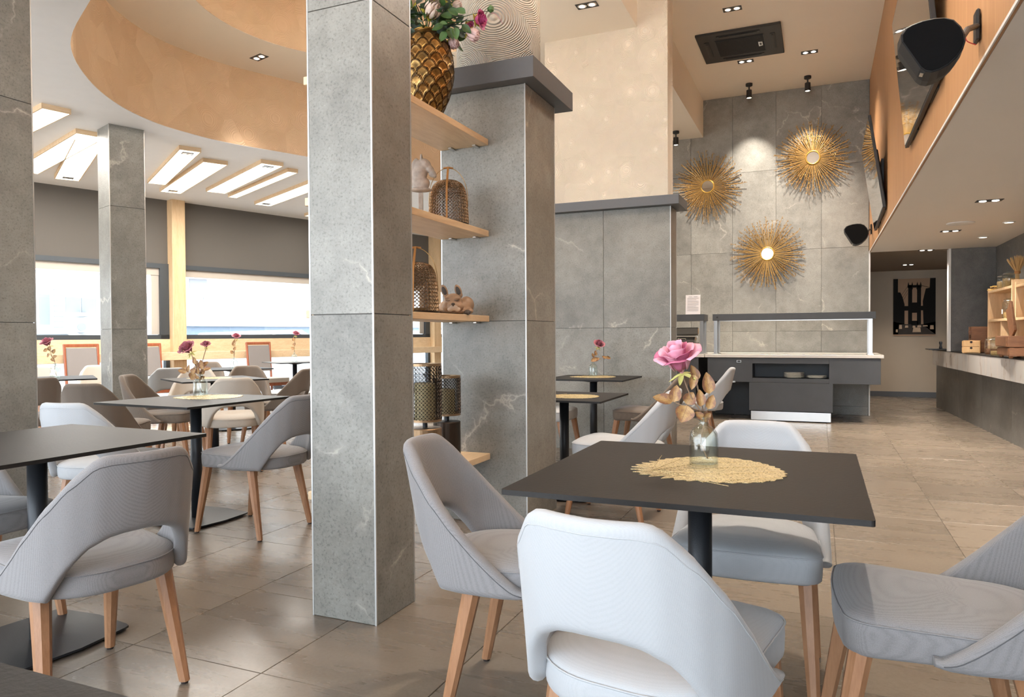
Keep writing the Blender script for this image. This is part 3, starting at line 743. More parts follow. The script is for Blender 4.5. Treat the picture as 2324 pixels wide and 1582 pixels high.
tag(obj('emblem', PRISM([(0.20, -0.07), (0.245, -0.055), (0.245, 0.055), (0.20, 0.07)], -0.044, -0.034), 'steel', t), 'pale trapezoid badge with a dark window')
tag(obj('emblem_window', BX(0.212, 0.234, -0.03, 0.03, -0.046, -0.044), 'black_plastic', t))
# ================================================================== CHAIRS
def lerp_tab(tab, s):
    for (a, va), (b, vb) in zip(tab, tab[1:]):
        if s <= b:
            u = (s - a) / (b - a); return va + (vb - va) * u
    return tab[-1][1]
PLAN = [(0.0, 0.0, -0.335), (0.12, 0.06, -0.333), (0.24, 0.12, -0.322), (0.36, 0.172, -0.292), (0.47, 0.209, -0.245), (0.58, 0.228, -0.19), (0.72, 0.238, -0.12), (0.86, 0.244, -0.055), (1.0, 0.247, 0.015)]
ZBOT = [(0, 0.565), (0.10, 0.563), (0.18, 0.556), (0.26, 0.535), (0.32, 0.505), (0.38, 0.462), (0.43, 0.415), (0.465, 0.385), (0.85, 0.383), (0.94, 0.386), (1.0, 0.394)]
def shell_ring(s, sgn, th=0.021):
    x = lerp_tab([(a, b) for a, b, c in PLAN], s) ; y = lerp_tab([(a, c) for a, b, c in PLAN], s)
    e = 0.02
    x2 = lerp_tab([(a, b) for a, b, c in PLAN], min(1, s + e)); y2 = lerp_tab([(a, c) for a, b, c in PLAN], min(1, s + e))
    x1 = lerp_tab([(a, b) for a, b, c in PLAN], max(0, s - e)); y1 = lerp_tab([(a, c) for a, b, c in PLAN], max(0, s - e))
    if s - e < 0: x1, y1 = -x2, y2
    tx, ty = x2 - x1, y2 - y1; L = math.hypot(tx, ty); nx, ny = ty / L, -tx / L   # outward
    zb = lerp_tab(ZBOT, s)
    wgt = 1.0 - 0.85 * min(1, s / 0.75) ** 1.3
    def yf(z):
        k = max(0.0, z - 0.40); return y - 0.17 * k * wgt - 0.10 * k * k * wgt
    zt = 0.797 - 0.10 * max(0, s - 0.12) ** 2
    if s > 0.2:
        lo_, hi_ = 0.38, 0.85
        for _ in range(30):
            md_ = (lo_ + hi_) / 2
            if 0.405 + 0.387 * max(0, (0.015 - yf(md_)) / 0.398) ** 1.3 > md_: lo_ = md_
            else: hi_ = md_
        cut = lo_
        d_ = zt - cut; w_ = 0.010   # soft minimum keeps the top corner slightly rounded
        zt = 0.5 * (zt + cut - math.sqrt(d_ * d_ + w_ * w_))
    zt = max(zt, zb + 0.02)
    out = []
    def P(z, off):
        k = max(0.0, z - 0.40)
        yy = y - 0.17 * k * wgt - 0.10 * k * k * wgt
        fl = 0.035 * k * min(1, s * 1.6)
        xx = x + (fl if s > 0.05 else 0) + nx * off
        return Vector((sgn * xx * 0.945, yy + ny * off, z))
    N = 12; r = th
    hh = max(zt - zb, 0.012); rr = min(r, hh * 0.48)
    for k in range(N + 1):
        out.append(P(zb + rr + (hh - 2 * rr) * k / N, r))
    for a in (30, 60, 90, 120, 150):
        out.append(P(zt - rr + rr * math.sin(math.radians(a)), r * math.cos(math.radians(a))))
    for k in range(N, -1, -1):
        out.append(P(zb + rr + (hh - 2 * rr) * k / N, -r))
    for a in (30, 60, 90, 120, 150):
        out.append(P(zb + rr - rr * math.sin(math.radians(a)), -r * math.cos(math.radians(a))))
    return out
def chair_shell_bm():
    bm = bmesh.new(); S = 30
    seq = [(-1, k / S) for k in range(S, 0, -1)] + [(1, k / S) for k in range(0, S + 1)]
    rings = [[bm.verts.new(p) for p in shell_ring(s, g)] for g, s in seq]
    n = len(rings[0])
    for a, b in zip(rings, rings[1:]):
        for i in range(n): bm.faces.new((a[i], a[(i + 1) % n], b[(i + 1) % n], b[i]))
    bm.faces.new(rings[0][::-1]); bm.faces.new(rings[-1])
    return bm
def seam_line(off_s=0.0):
    pts = []
    S = 40
    for k in range(-S, S + 1):
        s = abs(k) / S * 0.97; g = -1 if k < 0 else 1
        r = shell_ring(s, g); p = r[12]; q = r[11]
        pts.append(p + (q - p) * 0.35)
    return pts
def seat_outline(grow=0.0, n=10):
    W2, YF, YBk = 0.226 + grow, 0.195 + grow, -0.315 - grow
    pts = []
    # front corners small radius, back corners large
    def arc(cx, cy, r, a0, a1, m):
        for k in range(m + 1):
            a = a0 + (a1 - a0) * k / m; pts.append((cx + r * math.cos(a), cy + r * math.sin(a)))
    rf, rb = 0.06, 0.17
    arc(W2 - rf, YF - rf, rf, 0, PI / 2, n)
    for k in range(1, 6): 
        x = (W2 - rf) * (1 - 2 * k / 6); pts.append((x, YF + 0.012 * (1 - (x / (W2 - rf)) ** 2)))
    arc(-W2 + rf, YF - rf, rf, PI / 2, PI, n)
    arc(-W2 * 0.93 + rb, YBk + rb, rb, PI, 1.5 * PI, n)
    arc(W2 * 0.93 - rb, YBk + rb, rb, 1.5 * PI, 2 * PI, n)
    return pts
def chair_seat_bm():
    bm = bmesh.new(); o = seat_outline()
    cx, cy = 0.0, -0.06
    prof = [(0.90, 0.384), (0.97, 0.386), (0.993, 0.392), (1.0, 0.404), (1.005, 0.43), (0.998, 0.448), (0.985, 0.455), (0.96, 0.460), (0.90, 0.466), (0.78, 0.472), (0.60, 0.476), (0.35, 0.4785), (0.12, 0.479)]
    rings = [[bm.verts.new((cx + (x - cx) * s, cy + (y - cy) * s, z + (0.004 + 0.055 * (y + 0.02) if z > 0.42 and y > -0.1 else 0))) for x, y in o] for s, z in prof]
    n = len(o)
    for a, b in zip(rings, rings[1:]):
        for i in range(n): bm.faces.new((a[i], a[(i + 1) % n], b[(i + 1) % n], b[i]))
    bm.faces.new(rings[0][::-1]); bm.faces.new(rings[-1])
    return bm
def leg_bm(p0, p1, w0, w1):
    """tapered square leg with chamfered edges from p0 (top) to p1 (foot)"""
    bm = bmesh.new(); p0, p1 = Vector(p0), Vector(p1)
    def ring(p, w):
        c = w * 0.28; h = w / 2
        return [bm.verts.new(p + Vector(v)) for v in ((h - c, h, 0), (-h + c, h, 0), (-h, h - c, 0), (-h, -h + c, 0), (-h + c, -h, 0), (h - c, -h, 0), (h, -h + c, 0), (h, h - c, 0))]
    rs = [ring(p0, w0), ring(p0.lerp(p1, 0.5), (w0 * 0.55 + w1 * 0.45)), ring(p1, w1)]
    for a, b in zip(rs, rs[1:]):
        for i in range(8): bm.faces.new((a[i], a[(i + 1) % 8], b[(i + 1) % 8], b[i]))
    bm.faces.new(rs[0][::-1]); bm.faces.new(rs[-1])
    return bm
def make_chair(fab):
    t = empty('dining_chair', 'x', 'chair')
    s = obj('seat', chair_seat_bm(), fab, t, smooth=True)
    pip = [(x * 0.996, -0.06 + (y + 0.06) * 0.996, 0.4505 + (0.004 + 0.055 * (y + 0.02) if y > -0.1 else 0)) for x, y in seat_outline(0.002)]
    obj('piping', TUBE(pip, 0.0022, 6, True), fab, s, smooth=True)
    b = obj('backrest', chair_shell_bm(), fab, t, smooth=True)
    obj('seam', TUBE(seam_line(), 0.0013, 5), 'seam_thread' if fab == 'fabric_grey' else fab, b, smooth=True)
    for sx in (-1, 1):
        l = obj('leg', leg_bm((sx * 0.185, 0.155, 0.39), (sx * 0.207, 0.222, 0.008), 0.052, 0.030), 'leg_wood', t)
        obj('glide', LATHE([(0.011, 0), (0.012, 0.008)], 12, c=(sx * 0.207, 0.222, 0)), 'black_rubber', l)
        l = obj('leg', leg_bm((sx * 0.180, -0.165, 0.39), (sx * 0.207, -0.245, 0.008), 0.052, 0.030), 'leg_wood', t)
        obj('glide', LATHE([(0.011, 0), (0.012, 0.008)], 12, c=(sx * 0.207, -0.245, 0)), 'black_rubber', l)
    return t
PROTO = {}
def chair(kind, x, y, a, label, group=None):
    fab = 'fabric_' + kind
    if fab not in PROTO:
        t = make_chair(fab); PROTO[fab] = t
        t.location = (x, y, 0); t.rotation_euler = (0, 0, math.radians(a)); t['label'] = label
        if group: t['group'] = group
        return t
    t = copy_tree(PROTO[fab], (x, y, 0), math.radians(a), label, group)
    if not group and 'group' in t: del t['group']
    return t
G1 = 'chairs around the front table'; G2 = 'chairs of the left dining area'; G3 = 'chairs at the two far middle tables'
chair('white', -0.32, 1.64, -9, 'white upholstered chair nearest the camera, seen from behind with its open lower back', G1)
chair('grey', -0.79, 2.08, -82, 'grey upholstered chair on the left of the front table, showing its grey wooden-legged side', G1)
chair('white', -0.22, 2.45, 180, 'white upholstered chair on the far side of the front table, facing the camera', G1)
chair('grey', 0.235, 2.04, 92, 'grey upholstered chair cut by the right edge, at the right of the front table', G1)
chair('white', -1.199, 4.390, 88, 'white upholstered chair tilted in profile behind the front table, beside the nearer far table', G3)
chair('taupe', -1.46, 6.30, 88, 'taupe upholstered chair in profile between the stone pier and the front rose', G3)
chair('white', -1.20, 7.35, 95, 'white chair whose narrow backrest shows behind the front rose leaves', G3)
chair('white', -2.20, 6.02, -90, 'pale chair seat with two wooden legs just right of the broad stone pier', G3)
chair('grey', -2.18, 1.575, 79, 'large grey upholstered chair at lower left, seen from behind', G2)
chair('grey', -3.07, 3.31, 89, 'grey-brown upholstered chair in profile just left of the centre pillar', G2)
chair('white', -3.60, 2.86, 12, 'white upholstered chair behind the near left table, seen from behind', G2)
chair('taupe', -5.03, 3.93, 25, 'brown upholstered chair directly behind the white one beyond the near left table', G2)
chair('taupe', -6.32, 4.04, 82, 'brown chair half hidden by the dark left pillar', G2)
chair('taupe', -5.29, 4.73, -65, 'taupe chair in front of the slim stone pillar, its inside facing right', G2)
chair('beige', -4.61, 4.74, 47, 'cream chair seen squarely from behind with an arched gap, behind the vase of two roses', G2)
chair('taupe', -5.22, 5.90, 106, 'taupe chair in half profile above the grey-brown chair by the centre pillar', G2)
chair('white', -5.9, 6.9, 110, 'sunlit white chair facing left, left of the taupe one in half profile', G2)
chair('taupe', -5.75, 6.15, 225, 'taupe chair back showing above the middle dark table on its right half', G2)
chair('beige', -5.75, 5.35, 215, 'pale beige chair behind the left half of the middle dark table', G2)
chair('white', -6.80, 5.95, 60, 'white chair glimpsed directly right of the slim stone pillar', G2)
chair('white', -5.6, 7.9, 20, 'sunlit white chair nearest the big pillar edge, far back by the windows', G2)
chair('taupe', -7.3, 7.0, 215, 'far taupe chair top above the dark middle table, left of the two roses', G2)
chair('beige', -8.2, 5.35, 215, 'pale chair back behind the far-left table, left of its vase', G2)
chair('beige', -7.7, 5.9, 240, 'pale chair back behind the far-left table, in front of the red-framed chair', G2)
chair('grey', -3.02, 1.75, -92, 'grey chair at the far side of the near left table, cut by the left edge', G2)
# red-framed armless chairs by the window
def red_chair(t_, off, rz_extra, label):
    p = wp(t_, off); t = empty('wood_framed_chair', label, 'chair', p, wang - PI + rz_extra, 'red wood chairs along the window')
    # local: back at -y, faces +y
    def tl(y0, z): return y0 - (z - 0.45) * 0.18
    for sx in (-1, 1):
        obj('back_post', leg_bm((sx * 0.205, -0.335, 1.03), (sx * 0.19, -0.24, 0.0), 0.032, 0.032), 'red_wood', t)
        obj('leg', leg_bm((sx * 0.20, 0.20, 0.42), (sx * 0.20, 0.21, 0.0), 0.038, 0.028), 'red_wood', t)
        obj('side_rail', BX(sx * 0.20 - 0.012, sx * 0.20 + 0.012, -0.25, 0.2, 0.36, 0.42), 'red_wood', t)
    obj('front_rail', BX(-0.2, 0.2, 0.19, 0.215, 0.36, 0.42), 'red_wood', t)
    obj('top_rail', BX(-0.22, 0.22, -0.352, -0.322, 1.0, 1.045, 0.006), 'red_wood', t)
    bm = BX(-0.188, 0.188, -0.02, 0.02, 0, 0.42, 0.008); 
    obj('back_panel', bm, 'panel_weave', t, loc=(0, -0.278, 0.575), rot=(math.radians(8.5), 0, 0))
    obj('seat', PRISM(rrect(0.225, 0.225, 0.04), 0.41, 0.475), 'fabric_beige', t)
    return t
red_chair(0.36, 0.70, 0, 'red wood-framed chair with grey panel back at far left window, behind the far-left vase')
red_chair(1.24, 0.70, 0.1, 'red wood-framed chair partly hidden behind the slim stone pillar, on its right')
red_chair(2.97, 0.70, 0, 'red wood-framed chair with grey panel back left of the big front pillar')
# ================================================================== TABLES
def make_table(sx, sy):
    t = empty('dining_table', 'x', 'table')
    obj('table_top', PRISM(rrect(sx / 2, sy / 2, 0.008, 3), 0.728, 0.741), 'table_laminate', t)
    obj('spider_plate', LATHE([(0.05, 0.700), (0.16, 0.722), (0.17, 0.728)], 4, cap=True), 'black_metal', t, rot=(0, 0, PI / 4))
    obj('pole', LATHE([(0.033, 0.012), (0.033, 0.705)], 28), 'black_metal', t, smooth=True)
    o = []
    h = 0.212
    for k in range(4):
        a = PI / 4 + k * PI / 2
        c = (math.cos(a) * 0.262, math.sin(a) * 0.262)
        for m_ in (-1, 0, 1):
            o.append((c[0] + 0.0 + math.cos(a + m_ * 0.9) * 0.03, c[1] + math.sin(a + m_ * 0.9) * 0.03))
        a2 = a + PI / 4; o.append((math.cos(a2) * (h + 0.022), math.sin(a2) * (h + 0.022)))
    b = obj('base_plate', PRISM(o, 0.010, 0.018), 'black_metal', t)
    for k in range(4):
        a = PI / 4 + k * PI / 2
        obj('foot', LATHE([(0.012, 0), (0.014, 0.010)], 12, c=(math.cos(a) * 0.25, math.sin(a) * 0.25, 0)), 'black_rubber', b)
    return t
TP = {}
def table(sx, sy, x, y, rz, label, dz=0.0):
    if (sx, sy) in TP: t = copy_tree(TP[(sx, sy)])
    else: t = make_table(sx, sy); TP[(sx, sy)] = t
    t.location = (x, y, 0); t.rotation_euler = (0, 0, math.radians(rz)); t['label'] = label; t['group'] = 'square dark dining tables'
    if dz: t.scale = (1, 1, 1 + dz / 0.741)
    return t
table(0.83, 0.89, -0.312, 2.075, 0.0, 'dark square table in the right foreground carrying the pink rose bottle')
table(0.82, 0.82, -2.655, 1.765, -1.5, 'dark square table at near left, its corner pointing right over the large grey chair')
table(0.79, 0.79, -3.54, 3.34, -3, 'dark square table left of centre carrying the vase of two roses')
table(0.75, 0.75, -5.15, 5.08, -28, 'dark square table in the middle distance behind the vase of two roses')
table(0.74, 0.74, -1.66, 4.83, 0, 'nearer dark table right of the broad stone pier, with only a gold mat', -0.045)
table(0.72, 0.72, -1.88, 6.28, 0, 'farther of the two dark tables right of the broad stone pier, with a rose bottle')
table(0.75, 0.75, -6.80, 4.66, -34, 'far-left dark table beside the dark left pillar, with a tall thin rose')
table(0.75, 0.75, -6.65, 6.85, -28, 'far dark table near the windows behind the middle one')
table(0.75, 0.75, -7.4, 8.9, -28, 'farthest dark table by the windows')
table(0.82, 0.82, -0.98, 0.13, 0.0, 'dark table corner blurred at the bottom left edge')
# ================================================================== SHELVES between the pillars
for z, lb_ in ((2.285, 'top wooden shelf carrying the golden scale vase'), (1.745, 'wooden shelf carrying the horse head and a pierced lantern'), (1.240, 'wooden shelf carrying the sleeping dog figurine'), (0.420, 'lowest wooden shelf, behind the left front chair, carrying two candle lamps')):
    t = empty('wooden_shelf', lb_, 'shelf', (-1.975, 3.286, z), 0, 'shelves between pillar and pier')
    obj('board', BX(-0.16, 0.16, -0.640, 0.637, -0.036, 0.0, 0.002), 'pine_long', t)
    for xx in (-0.07, 0.09):
        for yy in (-0.61, 0.61): obj('bracket', BX(xx - 0.012, xx + 0.012, yy - 0.03, yy + 0.031, -0.046, -0.036, 0.003), 'steel', t)
FR = Vector((0.92, 0.392, 0)); FF = Vector((-0.392, 0.92, 0))    # picture-right and away directions on the floor
# ---- petals, leaves, roses ----------------------------------------
def petal_bm(bm, ang, r0, r1, h, wid, curl, mt, z0=0.0, cup=0.25):
    nu, nv = 6, 5; g = []
    for j in range(nv + 1):
        v = j / nv; row = []
        for i in range(nu + 1):
            u = -1 + 2 * i / nu
            wv = wid * (0.35 + 0.65 * math.sin(min(1, v * 1.15) * PI / 2)) * (1 - 0.18 * v * v * v)
            a = ang + u * wv
            edge = 1 - 0.10 * v * u * u - 0.02 * math.sin(u * 5 + ang * 3)
            rr = r0 + (r1 - r0) * (v ** 0.8) + curl * v ** 4 - cup * (r1 - r0) * u * u * v * 0.3
            z = z0 + h * (v ** 0.9) * edge - curl * 0.8 * v ** 5
            row.append(bm.verts.new(mt @ Vector((rr * math.cos(a), rr * math.sin(a), z))))
        g.append(row)
    for j in range(nv):
        for i in range(nu): bm.faces.new((g[j][i], g[j][i + 1], g[j + 1][i + 1], g[j + 1][i]))
def bloom(parent, center, R, mats, dirv=(0, 0, 1), layers=4, name='bloom', sep=False, peony=False, sep_col=None):
    q = Vector(dirv).normalized().to_track_quat('Z', 'Y').to_matrix().to_4x4(); mt = Matrix.Translation(center) @ q
    root = None
    if isinstance(mats, str): mats = [mats]
    bm = bmesh.new()
    for L in range(layers):
        f = (L + 1) / layers
        n = 3 + L + (1 if peony else 0)
        for k in range(n):
            a = 2 * PI * k / n + L * 0.7 + random.uniform(-.12, .12)
            r1 = R * (0.16 + 0.60 * f) * random.uniform(0.93, 1.05); r0 = R * 0.10 + R * 0.22 * f
            h = R * (1.18 - 0.22 * f) * (1.1 if peony else 1.0); curl = (R * 0.28 * f * f) * (0.2 if peony else 1.0)
            b = bm if not sep else bmesh.new()
            petal_bm(b, a, r0 if not peony else R * (0.2 + 0.3 * f), r1 if not peony else R * (0.25 + 0.68 * f), h, (1.9 / n) * (1.9 if not peony else 1.4), curl if not peony else -R * 0.25, mt, -R * 0.15 * f)
            if sep:
                o = obj('petal', b, mats[(L + k) % len(mats)], parent, smooth=True, recalc=False)
                sd = o.modifiers.new('s', 'SOLIDIFY'); sd.thickness = 0.0009
    if not sep:
        root = obj(name, bm, mats[0], parent, smooth=True, recalc=False)
    else: bm.free()
    return root
def leaf_mesh(name, L, W, mat, heart=True, cup=0.25):
    bm = bmesh.new(); nu, nv = 6, 8; g = []
    for j in range(nv + 1):
        v = j / nv; row = []
        w = math.sin(PI * min(1, (v ** 0.72))) ** 0.75 if 0 < v < 1 else 0.0
        for i in range(nu + 1):
            u = -1 + 2 * i / nu
            x = u * w * W / 2; y = v * L - (0.06 * L * (1 - abs(u)) if heart and v < 0.1 else 0)
            z = cup * W * (abs(u) ** 1.6) * w * 0.6 + 0.10 * L * math.sin(v * PI) * (1 - 2 * v) + 0.012 * L * math.sin(v * 22 + abs(u) * 3) * abs(u)
            row.append(bm.verts.new((x, y, z)))
        g.append(row)
    for j in range(nv):
        for i in range(nu):
            try: bm.faces.new((g[j][i], g[j][i + 1], g[j + 1][i + 1], g[j + 1][i]))
            except ValueError: pass
    bmesh.ops.remove_doubles(bm, verts=bm.verts[:], dist=1e-5)
    me = bpy.data.meshes.new(name); bm.to_mesh(me); bm.free(); me.materials.append(MATS[mat])
    for p in me.polygons: p.use_smooth = True
    return me
LEAF = {}
def leaf(parent, base, tipdir, L, W, mat, face=None, heart=True, name='leaf'):
    """one leaf from base along tipdir, its surface turned towards face"""
    key = (mat, heart)
    if key not in LEAF: LEAF[key] = leaf_mesh('leaf', 1.0, 1.0, mat, heart)
    o = bpy.data.objects.new(name, LEAF[key]); COL.objects.link(o)
    y = Vector(tipdir).normalized(); z = Vector(face if face else (0, 0, 1)); z = (z - y * z.dot(y)).normalized(); x = y.cross(z)
    m = Matrix((x, y, z)).transposed().to_4x4(); m = Matrix.Translation(base) @ m @ Matrix.Diagonal((W, L, (L + W) / 2, 1))
    o.parent = parent; o.matrix_local = m
    return o
def bottle(x, y, z, label, rz=0.3, s=1.0):
    t = empty('glass_bottle', label, 'bottle', (x, y, z), rz, 'small clear glass bottles used as vases')
    if 'bottle' not in LEAF:
        bm = bmesh.new()
        prof = [(0.002, 0.004), (0.028, 0.004), (0.036, 0.006), (0.037, 0.012), (0.0365, 0.078), (0.034, 0.092), (0.026, 0.104), (0.0145, 0.112), (0.0115, 0.117), (0.0115, 0.138)]
        outer = [(0.002, 0.0), (0.035, 0.0), (0.0395, 0.003), (0.0400, 0.010), (0.0395, 0.080), (0.037, 0.095), (0.029, 0.108), (0.017, 0.1165), (0.0140, 0.120), (0.0140, 0.132), (0.0165, 0.134), (0.0165, 0.140), (0.0130, 0.141), (0.0115, 0.138)]
        seg = 40
        def sq(a):  # rounded-square section
            c, s_ = abs(math.cos(a)), abs(math.sin(a)); return 1.0 / ((c ** 4 + s_ ** 4) ** 0.25)
        def ring(r, zz):
            k = min(1, max(0, (r - 0.018) / 0.018)); 
            return [bm.verts.new((r * (1 + (sq(2 * PI * i / seg) - 1) * 0.75 * k) * math.cos(2 * PI * i / seg), r * (1 + (sq(2 * PI * i / seg) - 1) * 0.75 * k) * math.sin(2 * PI * i / seg), zz)) for i in range(seg)]
        ro = [ring(r, zz) for r, zz in outer]; ri = [ring(r, zz) for r, zz in prof]
        for R_ in (ro, ri):
            for a, b in zip(R_, R_[1:]):
                for i in range(seg): bm.faces.new((a[i], a[(i + 1) % seg], b[(i + 1) % seg], b[i]))
        bm.faces.new(ro[0]); bm.faces.new(ri[0])
        bmesh.ops.remove_doubles(bm, verts=bm.verts[:], dist=1e-6)
        o = obj('glass_body', bm, 'bottle_glass', t, smooth=True); LEAF['bottle'] = o
    else:
        o = LEAF['bottle'].copy(); COL.objects.link(o); o.parent = t
    t.scale = (s, s, s)
    return t
DRY = [(-0.118, 0.186, 0.060, 0.034, 168), (-0.083, 0.203, 0.050, 0.036, 80), (-0.060, 0.144, 0.052, 0.056, 250), (-0.038, 0.188, 0.040, 0.040, 60), (-0.012, 0.190, 0.050, 0.030, 95), (0.014, 0.180, 0.044, 0.030, 70), (0.016, 0.232, 0.064, 0.038, 98), (-0.028, 0.262, 0.050, 0.030, 110), (-0.032, 0.235, 0.045, 0.026, 260), (0.008, 0.134, 0.036, 0.028, 30), (-0.016, 0.140, 0.030, 0.022, 140)]
def rose(x, y, z, label, blooms, leaves=DRY, sep=False, sc_=1.0, n_leaf=None):
    """artificial rose standing in a bottle; offsets dx (picture right) and dz above the bottle's foot"""
    t = empty('artificial_rose', label, 'flower', (x, y, z + 0.006))
    face = -FF + Vector((0, 0, 0.35))
    foot = FR * 0.012 + FF * 0.004 + Vector((0, 0, 0.012))
    neck = Vector((0, 0, 0.128))
    hub = neck + Vector((0, 0, 0.02))
    st = []
    for (dx, dz, size, mt, dv) in blooms:
        c = FR * dx * sc_ + Vector((0, 0, dz * sc_)); d = (FR * dv[0] + Vector((0, 0, dv[2])) - FF * dv[1]).normalized()
        base = c - d * size * 0.35
        pts = catmull([foot, neck * 0.5 - FR * 0.008, neck, neck.lerp(base, 0.5) - FR * 0.006, base], 4)
        obj('stem', TUBE(pts, 0.0024 * max(0.7, sc_), 6), 'stem_brown', t, smooth=True)
        if sep:
            bl = obj('bloom', LATHE([(0.004, -0.3 * size), (size * 0.18, -0.08 * size), (size * 0.12, 0.1 * size)], 10), mt[0], t); bl.matrix_local = Matrix.Translation(c) @ d.to_track_quat('Z', 'Y').to_matrix().to_4x4()
            inv = bl.matrix_local.inverted()
            q = d.to_track_quat('Z', 'Y').to_matrix().to_4x4()
            bloom(bl, (0, 0, -size * 0.12), size * 0.52, mt, (0, 0, 1), 4, sep=True)
        else:
            bloom(t, c - d * size * 0.12, size * 0.52, mt[0], d, 4)
        for k in range(5):
            a = 2 * PI * k / 5; s_ = d.orthogonal().normalized(); u = d.cross(s_); dr_ = (s_ * math.cos(a) + u * math.sin(a)) * 0.9 - d * 0.25
            leaf(t, base, dr_, size * 0.34, size * 0.12, 'sepal', face=d, heart=False, name='sepal')
    for (dx, dz, L, W, ang) in (leaves if n_leaf is None else leaves[:n_leaf]):
        a = math.radians(ang); off = FF * random.uniform(-0.025, 0.02)
        c = FR * dx * sc_ + Vector((0, 0, dz * sc_)) + off
        dv = FR * math.cos(a) + Vector((0, 0, math.sin(a)))
        b = c - dv * L * sc_ * 0.5
        fc = face + Vector((random.uniform(-.4, .4), random.uniform(-.2, .2), random.uniform(-.3, .4)))
        leaf(t, b, dv, L * sc_, W * sc_, 'leaf_dry', fc)
        obj('stem', TUBE([hub.lerp(b, 0.05) , hub.lerp(b, 0.55) - Vector((0, 0, 0.004)), b], 0.0011, 5), 'stem_brown', t, smooth=True)
    return t
ZT = 0.741
bottle(-0.313, 2.154, ZT, 'square-shouldered clear glass bottle on the front table, standing on the gold leaf mat')
rose(-0.313, 2.154, ZT, 'large pink artificial rose with dry brown leaves rising from the bottle on the front table', [(-0.072, 0.298, 0.135, ['petal_pink', 'petal_pink', 'petal_pink', 'petal_mauve'], (-0.30, 0.30, 0.9))], sep=True)
bottle(-3.72, 3.55, ZT, 'clear glass bottle on the dark table left of centre, holding two roses', s=1.02)
rose(-3.72, 3.55, ZT, 'two dusty pink roses with brown leaves on the dark table left of centre',
     [(-0.080, 0.300, 0.115, ['rose_petal'], (-0.3, 0.6, 0.7)), (0.040, 0.325, 0.062, ['rose_petal'], (0.1, 0.5, 0.9))], [(a * 0.9, b * 0.9 - 0.01, c, d, e) for a, b, c, d, e in DRY] + [(0.03, 0.20, 0.05, 0.035, 40), (0.055, 0.17, 0.05, 0.035, 10)])
bottle(-1.93, 6.44, ZT, 'clear glass bottle on the farther of the two tables right of the broad pier')
rose(-1.93, 6.44, ZT, 'small red-pink rose in the bottle on the farther table right of the broad pier', [(0.055, 0.285, 0.105, ['rose_petal'], (0.2, 0.6, 0.8))],
     [(0.005, 0.145, 0.06, 0.05, 200), (0.03, 0.15, 0.06, 0.05, 20), (0.10, 0.17, 0.045, 0.03, 150), (0.14, 0.165, 0.05, 0.03, -20), (0.02, 0.21, 0.05, 0.03, 100), (0.0, 0.19, 0.04, 0.03, 120)])
bottle(-6.78, 4.70, ZT, 'clear glass bottle on the far-left table')
rose(-6.78, 4.70, ZT, 'thin tall pink rose in the bottle on the far-left table', [(-0.075, 0.330, 0.12, ['rose_petal'], (-0.2, 0.5, 0.9))],
     [(-0.08, 0.26, 0.05, 0.035, 200), (-0.02, 0.25, 0.05, 0.04, 60), (-0.06, 0.21, 0.045, 0.035, 230), (-0.01, 0.17, 0.045, 0.035, 300), (0.01, 0.20, 0.04, 0.03, 20), (-0.05, 0.28, 0.05, 0.04, 90)])
bottle(-6.40, 6.62, ZT, 'clear glass bottle on the far table near the windows, right of the two roses')
rose(-6.40, 6.62, ZT, 'single dusty rose directly right of the two roses, on the table behind them', [(0.03, 0.38, 0.10, ['rose_petal'], (0.2, 0.4, 0.9))], [(0.0, 0.30, 0.06, 0.04, 100), (0.02, 0.24, 0.05, 0.04, 60), (-0.02, 0.2, 0.05, 0.04, 140), (0.01, 0.33, 0.05, 0.03, 80)])
bottle(-7.45, 8.95, ZT, 'clear glass bottle on the farthest table by the windows')
rose(-7.45, 8.95, ZT, 'sunlit red rose above the right red-framed chair, on the farthest table', [(0.03, 0.42, 0.11, ['rose_petal'], (0.3, 0.4, 0.9))], [(0.0, 0.34, 0.06, 0.05, 100), (0.0, 0.26, 0.06, 0.05, 60), (-0.02, 0.2, 0.06, 0.05, 140)])
# gold leaf placemats
def placemat(x, y, z, rz, L, W, label):
    pts = []
    N = 34
    for k in range(N * 2):
        a = PI * k / N; c_, s_ = math.cos(a), math.sin(a)
        left = max(0.0, -c_) ** 1.2
        amp = 0.045 + 0.20 * left * (0.6 + 0.4 * math.sin(k * 2.3))
        q = 1.0 if k % 2 == 0 else 1.0 - amp
        q *= 1.0 - 0.05 * math.cos(3 * a)
        pts.append((L / 2 * c_ * q, W / 2 * s_ * q))
    bm = bmesh.new()
    vs = [bm.verts.new((a, b, 0.0)) for a, b in pts]; es = [bm.edges.new((vs[i], vs[(i + 1) % len(vs)])) for i in range(len(vs))]
    bmesh.ops.triangle_fill(bm, edges=es)
    r = bmesh.ops.extrude_face_region(bm, geom=bm.faces[:]); bmesh.ops.translate(bm, vec=(0, 0, 0.0016), verts=[v for v in r['geom'] if isinstance(v, bmesh.types.BMVert)])
    t = obj('leaf_placemat', bm, 'placemat_gold', None, loc=(x, y, z), rot=(0, 0, rz))
    for k in range(7):
        a = (k - 3) * 0.30
        o = obj('vein', TUBE([(-L * 0.40 + 0.0, 0, 0.0018), (-L * 0.40 + L * 0.45 * math.cos(a), W * 0.75 * math.sin(a), 0.0026), (-L * 0.40 + L * 0.80 * math.cos(a * 0.8), W * 1.0 * math.sin(a * 0.75) * 0.9, 0.0018)][:3 if abs(k - 3) < 3 else 2], 0.0009, 5), 'placemat_gold', t)
    return tag(t, label, 'placemat', 'gold leaf placemats')
placemat(-0.290, 2.085, ZT + 0.0005, 0.55, 0.42, 0.40, 'gold leaf-shaped placemat with a jagged rim under the bottle on the front table')
placemat(-3.58, 3.49, ZT + 0.0005, 0.5, 0.42, 0.36, 'gold leaf placemat under the bottle of two roses')
